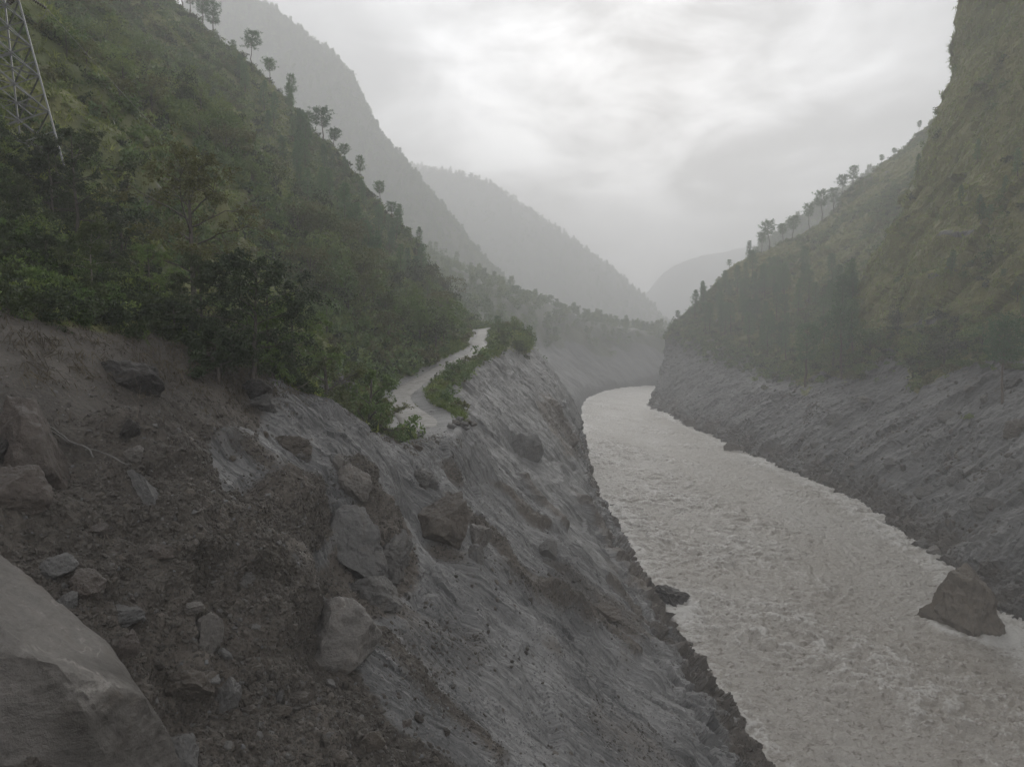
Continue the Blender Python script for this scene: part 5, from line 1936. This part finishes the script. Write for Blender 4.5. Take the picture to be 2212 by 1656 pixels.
wood_trees([(500, 170), (620, 230), (720, 340), (800, 440), (880, 540), (930, 620), (800, 620), (640, 420)], 46, 7, 13, PINES[3:],
           'dark conifer in the steep wood below the left skyline', 'conifers in the left wood', LT, 201, 'conifer_tree', 18.0, 90)
wood_trees([(620, 480), (800, 560), (960, 640), (1010, 720), (900, 790), (700, 720), (640, 600)], 66, 5, 11, BLOBS,
           'leafy green tree in the wood above the winding road', 'leafy trees above the road', LT, 202, 'broadleaf_tree', 9.0, 85)
wood_trees([(100, 40), (420, 80), (560, 330), (640, 500), (420, 330), (200, 250)], 26, 4, 8, BLOBS,
           'scattered tree on the grassy left hillside', 'scattered trees on the grassy hillside', LT, 203, 'broadleaf_tree', 9.0, 75)
place_tree('broadleaf_tree', BLOBS, 962, 700, 78, 'tall dark leafy tree beside the far bend of the road', None, 3, LT, 9.0)
place_tree('broadleaf_tree', BLOBS, 985, 730, 60, 'dark leafy tree just before the far bend of the road', None, 4, LT, 9.0)
# trees on the nose of the spur
place_tree('pine_tree', PINES, 1076, 722, 40, 'small lone tree standing on the spur crest', None, 11, LT)
wood_trees([(1075, 705), (1120, 715), (1165, 775), (1120, 785), (1070, 760)], 12, 4, 7, BLOBS,
           'dark tree clustered on the nose of the spur', 'trees on the spur nose', LT, 204, 'broadleaf_tree', 10.0)
# right side pines
RRIDGE = [(1985, 268, 24, 'tiny leaning pine at the shoulder of the right cliff'),
          (1932, 300, 18, 'tiny bush like pine on the step of the right ridge'),
          (1905, 345, 20, 'small pine halfway down the step of the right ridge'),
          (1842, 432, 46, 'pine at the upper end of the right ridge row'),
          (1820, 445, 46, 'flat topped pine second from the upper end of the right ridge row'),
          (1802, 462, 50, 'full pine in the upper part of the right ridge row'),
          (1776, 478, 62, 'wide flat topped pine leaning out on the right ridge'),
          (1748, 505, 52, 'pine cluster member below the wide flat topped pine'),
          (1712, 535, 52, 'dense dark pine in the middle of the right ridge row'),
          (1692, 545, 40, 'small pine beside the dense dark pine on the right ridge'),
          (1663, 555, 58, 'tall umbrella pine on the middle of the right ridge'),
          (1645, 562, 42, 'rounded pine left of the tall umbrella pine on the right ridge'),
          (1618, 570, 34, 'pine at the lower end of the right ridge row'),
          (1575, 592, 20, 'tiny pine on the lower right ridge'),
          (1520, 665, 34, 'dark pine standing at the drop of the right ridge'),
          (1464, 700, 24, 'lone small pine near the tip of the headland')]
for k, (a, b_, hp, lb) in enumerate(RRIDGE):
    sh = UMBR if ('flat topped' in lb or 'umbrella' in lb) else (PINES[:3] if k % 2 else PINES)
    place_tree('pine_tree', sh, a, b_, hp, lb, 'pines on the right ridge', 40 + k, RT, 14.0 if sh is UMBR else 18.0, 1.15, True)
wood_trees([(1480, 690), (1540, 640), (1640, 600), (1760, 590), (1850, 620), (1840, 730), (1880, 780), (1760, 800), (1640, 770), (1540, 735)], 66, 13, 21, PINES[3:] + PINES[3:] + PINES[:2],
           'green pine in the stand above the silt slope', 'pines above the silt slope', RT, 205, 'pine_tree', 18.0, 0, 520)
place_tree('pine_tree', PINES[:3], 1818, 818, 150, 'tall pine with two bare trunks showing at the top of the silt slope', None, 71, RT)
place_tree('pine_tree', PINES[:3], 1740, 835, 130, 'pine rooted on the silt slope below the stand', None, 72, RT)
place_tree('pine_tree', UMBR, 2165, 870, 170, 'lone pine with long bare trunk at the right edge of the silt slope', None, 73, RT, 14.0)
for k, (a, b_, hp, lb) in enumerate([(1880, 770, 84, 'bright green leafy tree over the notch in the silt slope'),
                                     (1800, 800, 70, 'pale green bush leaning over the silt slope left of the notch'),
                                     (1985, 790, 70, 'olive leafy bush at the foot of the right cliff'),
                                     (2040, 800, 90, 'dark leafy tree at the foot of the right cliff'),
                                     (2120, 760, 84, 'leafy tree against the right cliff behind the lone pine'),
                                     (2180, 770, 90, 'leafy green tree at the right edge above the silt slope'),
                                     (1940, 720, 60, 'bush below the rocky overhang of the right cliff')]):
    place_tree('broadleaf_tree', BLOBS, a, b_, hp, lb, None, 80 + k, RT, 9.0, 1.2)
wood_trees([(1900, 400), (2212, 250), (2212, 700), (1950, 640)], 14, 5, 9, PINES[3:],
           'small pine clinging to the grassy right cliff', 'small pines on the right cliff', RT, 206, 'pine_tree', 18.0)

# near trees on the left
NEAR = [
    (428, 51, 322, dict(H=12, R=3.6, start=0.35, limbs=17, leaf=0.19, droop=0.15, top=0.7, mat=L_OLIVE, trunk_r=0.20), 'tall open crowned tree with forked dark trunk above the thicket'),
    (545, 43, 560, dict(H=9, R=4.4, start=0.18, limbs=18, subs=6, leaf=0.27, droop=0.5, top=0.55, mat=L_DARK, width=0.36), 'broad tree with large drooping grey green leaves at the edge of the mud slope'),
    (205, 38, 470, dict(H=8, R=2.6, start=0.45, limbs=10, leaf=0.20, droop=0.25, mat=L_LIME, bark=BARK_PALE, trunk_r=0.10), 'slender pale trunked tree with yellow green top'),
    (180, 57, 262, dict(H=12, R=4.0, start=0.30, limbs=12, leaf=0.22, droop=0.25, mat=L_DARK), 'dark tree below the pylon'),
    (50, 45, 420, dict(H=10, R=4.0, start=0.25, limbs=12, leaf=0.22, droop=0.3, mat=L_DARK), 'dark spreading tree at the left edge under the pylon'),
    (330, 45, 520, dict(H=9, R=3.4, start=0.25, limbs=12, leaf=0.22, droop=0.3, mat=L_MID), 'mid green tree between the slender pale trunk and the drooping tree'),
    (640, 52, 640, dict(H=6, R=2.4, start=0.12, limbs=11, leaf=0.18, droop=0.2, mat=L_MID), 'light green shrubby tree at the right end of the thicket'),
    (110, 39, 620, dict(H=7, R=3.0, start=0.2, limbs=11, leaf=0.20, droop=0.4, mat=L_DARK), 'low dark tree at the left over the soil face'),
    (470, 39, 690, dict(H=5, R=2.6, start=0.15, limbs=10, leaf=0.28, droop=0.7, mat=L_DARK, width=0.36), 'low tree with hanging leaves in front of the broad drooping tree'),
    (245, 47, 470, dict(H=9, R=3.6, start=0.22, limbs=14, leaf=0.21, droop=0.3, mat=L_DARK), 'dense dark tree just right of the slender pale trunk'),
    (440, 44, 540, dict(H=9, R=3.4, start=0.2, limbs=14, leaf=0.24, droop=0.45, mat=L_DARK, width=0.38), 'dark leafy tree under the tall open crowned tree'),
    (122, 56, 305, dict(H=9, R=3.2, start=0.15, limbs=14, leaf=0.24, droop=0.25, mat=L_DARK), 'dark bushy tree hiding the right foot of the pylon'),
    (0, 36, 560, dict(H=8, R=3.0, start=0.2, limbs=10, leaf=0.20, droop=0.3, mat=L_DARK), 'dark bushy tree cut by the left edge'),
    (270, 62, 400, dict(H=9, R=3.2, start=0.2, limbs=10, leaf=0.24, droop=0.2, mat=L_DARK), 'round dark tree on the slope behind the slender pale trunk'),
    (380, 40, 640, dict(H=6, R=2.8, start=0.2, limbs=11, leaf=0.24, droop=0.5, mat=L_DARK, width=0.38), 'dark tree with drooping branches in the middle of the thicket'),
    (585, 46, 600, dict(H=7, R=2.6, start=0.15, limbs=11, leaf=0.22, droop=0.4, mat=L_MID), 'leafy tree behind the right side of the broad drooping tree'),
    (700, 60, 740, dict(H=5, R=2.2, start=0.1, limbs=9, leaf=0.18, droop=0.2, mat=L_LIME), 'green bush tree behind the mud lip'),
    (790, 64, 800, dict(H=5, R=2.3, start=0.08, limbs=9, leaf=0.17, droop=0.15, mat=L_MID), 'rounded green bush between the mud lip and the road'),
    (822, 66, 850, dict(H=4, R=1.6, start=0.08, limbs=9, leaf=0.16, droop=0.15, mat=L_LIME), 'bright green bush nearest the broken road end'),
]
for k, (px, d, top, kw, lb) in enumerate(NEAR):
    X = (px - CX) / FPX * d
    h = drop(X, d, LT)
    zt = P(px, top, d)[2]
    hh = max(2.5, zt - h[0].z)
    sh = broadleaf(1200 + k, **kw)
    tree('leafy_tree' if hh > 5 else 'leafy_bush', sh, h[0] - Vector((0, 0, 0.25)), hh / kw['H'], 1.7 * k, lb, cat='tree' if hh > 5 else 'bush')


# ================================================================== steel pylon
def beam(a, b_, wdt, name, parent, mat=STEEL):
    """angle-iron bar from a to b"""
    a, b_ = Vector(a), Vector(b_)
    d = (b_ - a).normalized()
    ref = Vector((0, 0, 1)) if abs(d.z) < 0.9 else Vector((1, 0, 0))
    u = d.cross(ref).normalized()
    v = d.cross(u).normalized()
    t = wdt * 0.22
    prof = [(0, 0), (wdt, 0), (wdt, t), (t, t), (t, wdt), (0, wdt)]
    vs = [tuple(a + u * (p - wdt / 2) + v * (q - wdt / 2)) for p, q in prof] + [tuple(b_ + u * (p - wdt / 2) + v * (q - wdt / 2)) for p, q in prof]
    fs = [(i, (i + 1) % 6, 6 + (i + 1) % 6, 6 + i) for i in range(6)]
    me = bpy.data.meshes.new(name)
    me.from_pydata(vs, [], fs + [(5, 4, 3, 2, 1, 0), (6, 7, 8, 9, 10, 11)])
    me.update()
    return obj(name, me, mat, parent)


PY = P(8, 318, 62.0)
pylon = empty('pylon', tuple(PY))
pylon.rotation_euler = (0, 0, math.radians(17))
tag(pylon, 'grey lattice steel power pylon rising out of the trees at the left edge', 'pylon')


def half(z):
    return np.interp(z, [-4, 0, 13, 18, 26], [5.2, 4.3, 1.5, 1.1, 0.8])


def corner(k, z):
    a = math.pi / 2 * k
    return (half(z) * math.cos(a), half(z) * math.sin(a), z)


levels = [-2.5, 0.0, 3.4, 6.4, 8.9, 11.0, 12.7, 14.1, 15.6, 17.2, 18.8, 20.4, 22.0]
for k in range(4):
    for z0, z1 in ((-2.5, 13), (13, 22)):
        beam(corner(k, z0), corner(k, z1), 0.13, 'leg', pylon)
for i in range(len(levels) - 1):
    z0, z1 = levels[i], levels[i + 1]
    for k in range(4):
        a, b_ = (k, (k + 1) % 4)
        beam(corner(a, z0), corner(b_, z1), 0.10, 'brace', pylon)
        beam(corner(b_, z0), corner(a, z1), 0.10, 'brace', pylon)
        if i in (1, 2, 3, 4, 6, 9):
            beam(corner(a, z0), corner(b_, z0), 0.10, 'strut', pylon)
        if i in (1, 2, 3):
            m0 = tuple((np.array(corner(a, z0)) + np.array(corner(b_, z0))) / 2)
            beam(m0, corner(a, (z0 + z1) / 2), 0.08, 'brace', pylon)
            beam(m0, corner(b_, (z0 + z1) / 2), 0.10, 'brace', pylon)
tip = np.array([2.3, -0.9, 13.0])
for k in (0, 3):
    beam(corner(k, 13.9), tuple(tip), 0.10, 'crossarm', pylon)
    beam(corner(k, 15.6), tuple(tip), 0.09, 'crossarm', pylon)
tip2 = np.array([-2.3, 0.9, 13.0])
for k in (1, 2):
    beam(corner(k, 13.9), tuple(tip2), 0.10, 'crossarm', pylon)
    beam(corner(k, 15.6), tuple(tip2), 0.09, 'crossarm', pylon)


def insulator(a, b_, parent, n=9):
    T = Tubes()
    a, b_ = np.array(a), np.array(b_)
    L = np.linspace(0, 1, n * 4 + 1)
    rad = np.array([[0.05, 0.17, 0.14, 0.05][i % 4] for i in range(len(L))])
    T.add(a + (b_ - a) * L[:, None], rad, 10)
    return obj('insulator', T.mesh('insulator', INSUL), None, parent)


ia, ib = tip + np.array([0.1, 0, -0.1]), tip + np.array([1.35, 0.9, -0.65])
insulator(ia, ib, pylon)
insulator(tip + np.array([-0.5, 0, -0.05]), tip + np.array([-1.1, -0.3, -1.2]), pylon, 7)
T = Tubes()
T.add([ib, ib + np.array([-0.25, 0, -0.8]), ib + np.array([-0.7, -0.2, -1.5]), tip + np.array([-1.1, -0.3, -1.2])], [0.025] * 4, 5)
obj('jumper_wire', T.mesh('jumper_wire', WIRE), None, pylon)
# conductor running away along the hillside
pm = Matrix.Translation(Vector(PY)) @ Matrix.Rotation(math.radians(17), 4, 'Z')
s0 = pm @ Vector(ib)
s1 = Vector(P(640, 505, 230.0))
tq = np.linspace(0, 1, 40)
wire = np.array(s0) + (np.array(s1) - np.array(s0)) * tq[:, None]
wire[:, 2] -= 14 * 4 * tq * (1 - tq) * 0.35
T = Tubes()
T.add(wire, np.full(40, 0.022), 5)
tag(obj('power_line', T.mesh('power_line', WIRE), None), 'thin power line sagging from the pylon across the hillside', 'power line')


# ================================================================== cables, dead branches, roots
def draped(name, pts, rad, mat, lift, label, cat, n=40):
    out = []
    for i in range(len(pts) - 1):
        for t_ in np.linspace(0, 1, n // (len(pts) - 1), endpoint=False):
            a = pts[i][0] * (1 - t_) + pts[i + 1][0] * t_
            b_ = pts[i][1] * (1 - t_) + pts[i + 1][1] * t_
            h = ray(a, b_, LT)
            if h:
                out.append(np.array(h[1] + h[2] * lift))
    out = np.array(out)
    for _ in range(3):
        out[1:-1] = (out[:-2] + out[1:-1] * 2 + out[2:]) / 4
    T = Tubes()
    T.add(out, np.full(len(out), rad), 6)
    o = obj(name, T.mesh(name, mat), None)
    tag(o, label, cat)
    return o


draped('cable', [(30, 900), (110, 935), (180, 975), (210, 1000)], 0.028, CABLE, 0.25, 'pale fallen cable lying over the soil by the tall pinkish boulder', 'cable')
draped('cable', [(40, 905), (150, 960), (220, 985), (290, 1015)], 0.022, CABLE, 0.22, 'thin dark fallen cable beside the pale one', 'cable')


def branch(px, py, length, direction, label, seed, name='dead_branch', forks=5, rad=0.035):
    r = np.random.default_rng(seed)
    h = ray(px, py, LT)
    base = np.array(h[1])
    d = unit(np.array(direction, float))
    T = Tubes()
    t_ = np.linspace(0, 1, 7)
    path = base + d * length * t_[:, None] + np.cumsum(r.normal(size=(7, 3)) * 0.03 * length, axis=0)
    T.add(path, rad * (1 - 0.75 * t_), 5)
    for k in range(forks):
        s_ = path[2 + k % 4]
        d2 = unit(d + r.normal(size=3) * 0.55)
        p2 = s_ + d2 * length * r.uniform(0.3, 0.6) * t_[:, None] + np.cumsum(r.normal(size=(7, 3)) * 0.02 * length, axis=0)
        T.add(p2, rad * 0.5 * (1 - 0.8 * t_), 4)
    o = obj(name, T.mesh(name, TWIG), None)
    tag(o, label, 'branch')


branch(545, 860, 2.6, (0.35, -0.2, 0.9), 'dead branch standing behind the ledge rock below the trees', 1)
branch(575, 850, 2.2, (0.7, -0.3, -0.5), 'bundle of dry twigs hanging over the ledge rock', 2, forks=9, rad=0.02)
branch(600, 850, 2.0, (0.8, 0.1, 0.35), 'dry branch lying towards the mud lip', 3)
branch(480, 900, 2.2, (0.8, -0.4, 0.1), 'thin dry stick lying on the soil terrace', 4, forks=3, rad=0.018)
branch(300, 900, 1.8, (0.2, -0.3, 0.8), 'dry twig cluster at the head of the gully', 5, forks=6, rad=0.018)
branch(205, 1110, 2.0, (0.35, -0.3, -0.85), 'tangle of bare roots hanging from the soil bank', 6, name='root_tangle', forks=12, rad=0.03)
branch(215, 1120, 1.6, (0.55, -0.3, -0.7), 'shorter bunch of roots right of the hanging tangle', 7, name='root_tangle', forks=8, rad=0.02)
branch(440, 1030, 1.3, (0.5, -0.2, -0.6), 'small root sprig on the edge of the grey crust', 8, name='root_tangle', forks=6, rad=0.014)

# ================================================================== labels of look-alikes: which row, which place in it
ORD = ['first', 'second', 'third', 'fourth', 'fifth', 'sixth', 'seventh', 'eighth', 'ninth', 'tenth', 'eleventh', 'twelfth']
bylab = {}
for o in scene.objects:
    if o.parent is None and o.get('group') and o.get('label'):
        bylab.setdefault(o['label'], []).append(o)
for lab, os_ in bylab.items():
    if len(os_) < 2:
        continue
    pr = []
    for o in os_:
        qx, qy, _q = project(np.array(o.location)[None, :])
        pr.append((float(qy[0]), float(qx[0]), o))
    pr.sort(key=lambda q: q[0])
    rows_n = max(1, round(math.sqrt(len(pr) / 1.6)))
    per = math.ceil(len(pr) / rows_n)
    nrow = math.ceil(len(pr) / per)
    for r0 in range(nrow):
        row = sorted(pr[r0 * per:(r0 + 1) * per], key=lambda q: q[1])
        rname = 'top row' if r0 == 0 else ('bottom row' if r0 == nrow - 1 else ORD[r0] + ' row down')
        for i, (_, _, o) in enumerate(row):
            o['label'] = '%s, %s, %s from left' % (lab, rname, ORD[i]) if i < len(ORD) else lab

# ================================================================== haze: even air over the whole valley
hz = bpy.data.materials.new('valley_haze')
hz.use_nodes = True
t = NT(hz.node_tree)
ho = t.n('ShaderNodeOutputMaterial')
pv = t.n('ShaderNodeVolumePrincipled')
pv.inputs['Color'].default_value = (0.985, 0.988, 0.995, 1)
pv.inputs['Density'].default_value = 0.0009
pv.inputs['Anisotropy'].default_value = 0.1
t.l(pv.outputs[0], ho.inputs['Volume'])
x0, x1, y0, y1, z0, z1 = -3850, 4250, -350, 3950, -9, 650
hv = [(x, y, z) for z in (z0, z1) for y in (y0, y1) for x in (x0, x1)]
hm = bpy.data.meshes.new('haze')
hm.from_pydata(hv, [], [(0, 2, 3, 1), (4, 5, 7, 6), (0, 1, 5, 4), (2, 6, 7, 3), (0, 4, 6, 2), (1, 3, 7, 5)])
hm.update()
haze = obj('haze', hm, hz)
haze.display_type = 'WIRE'
tag(haze, 'thin grey mist filling the whole valley', 'haze', kind='stuff')
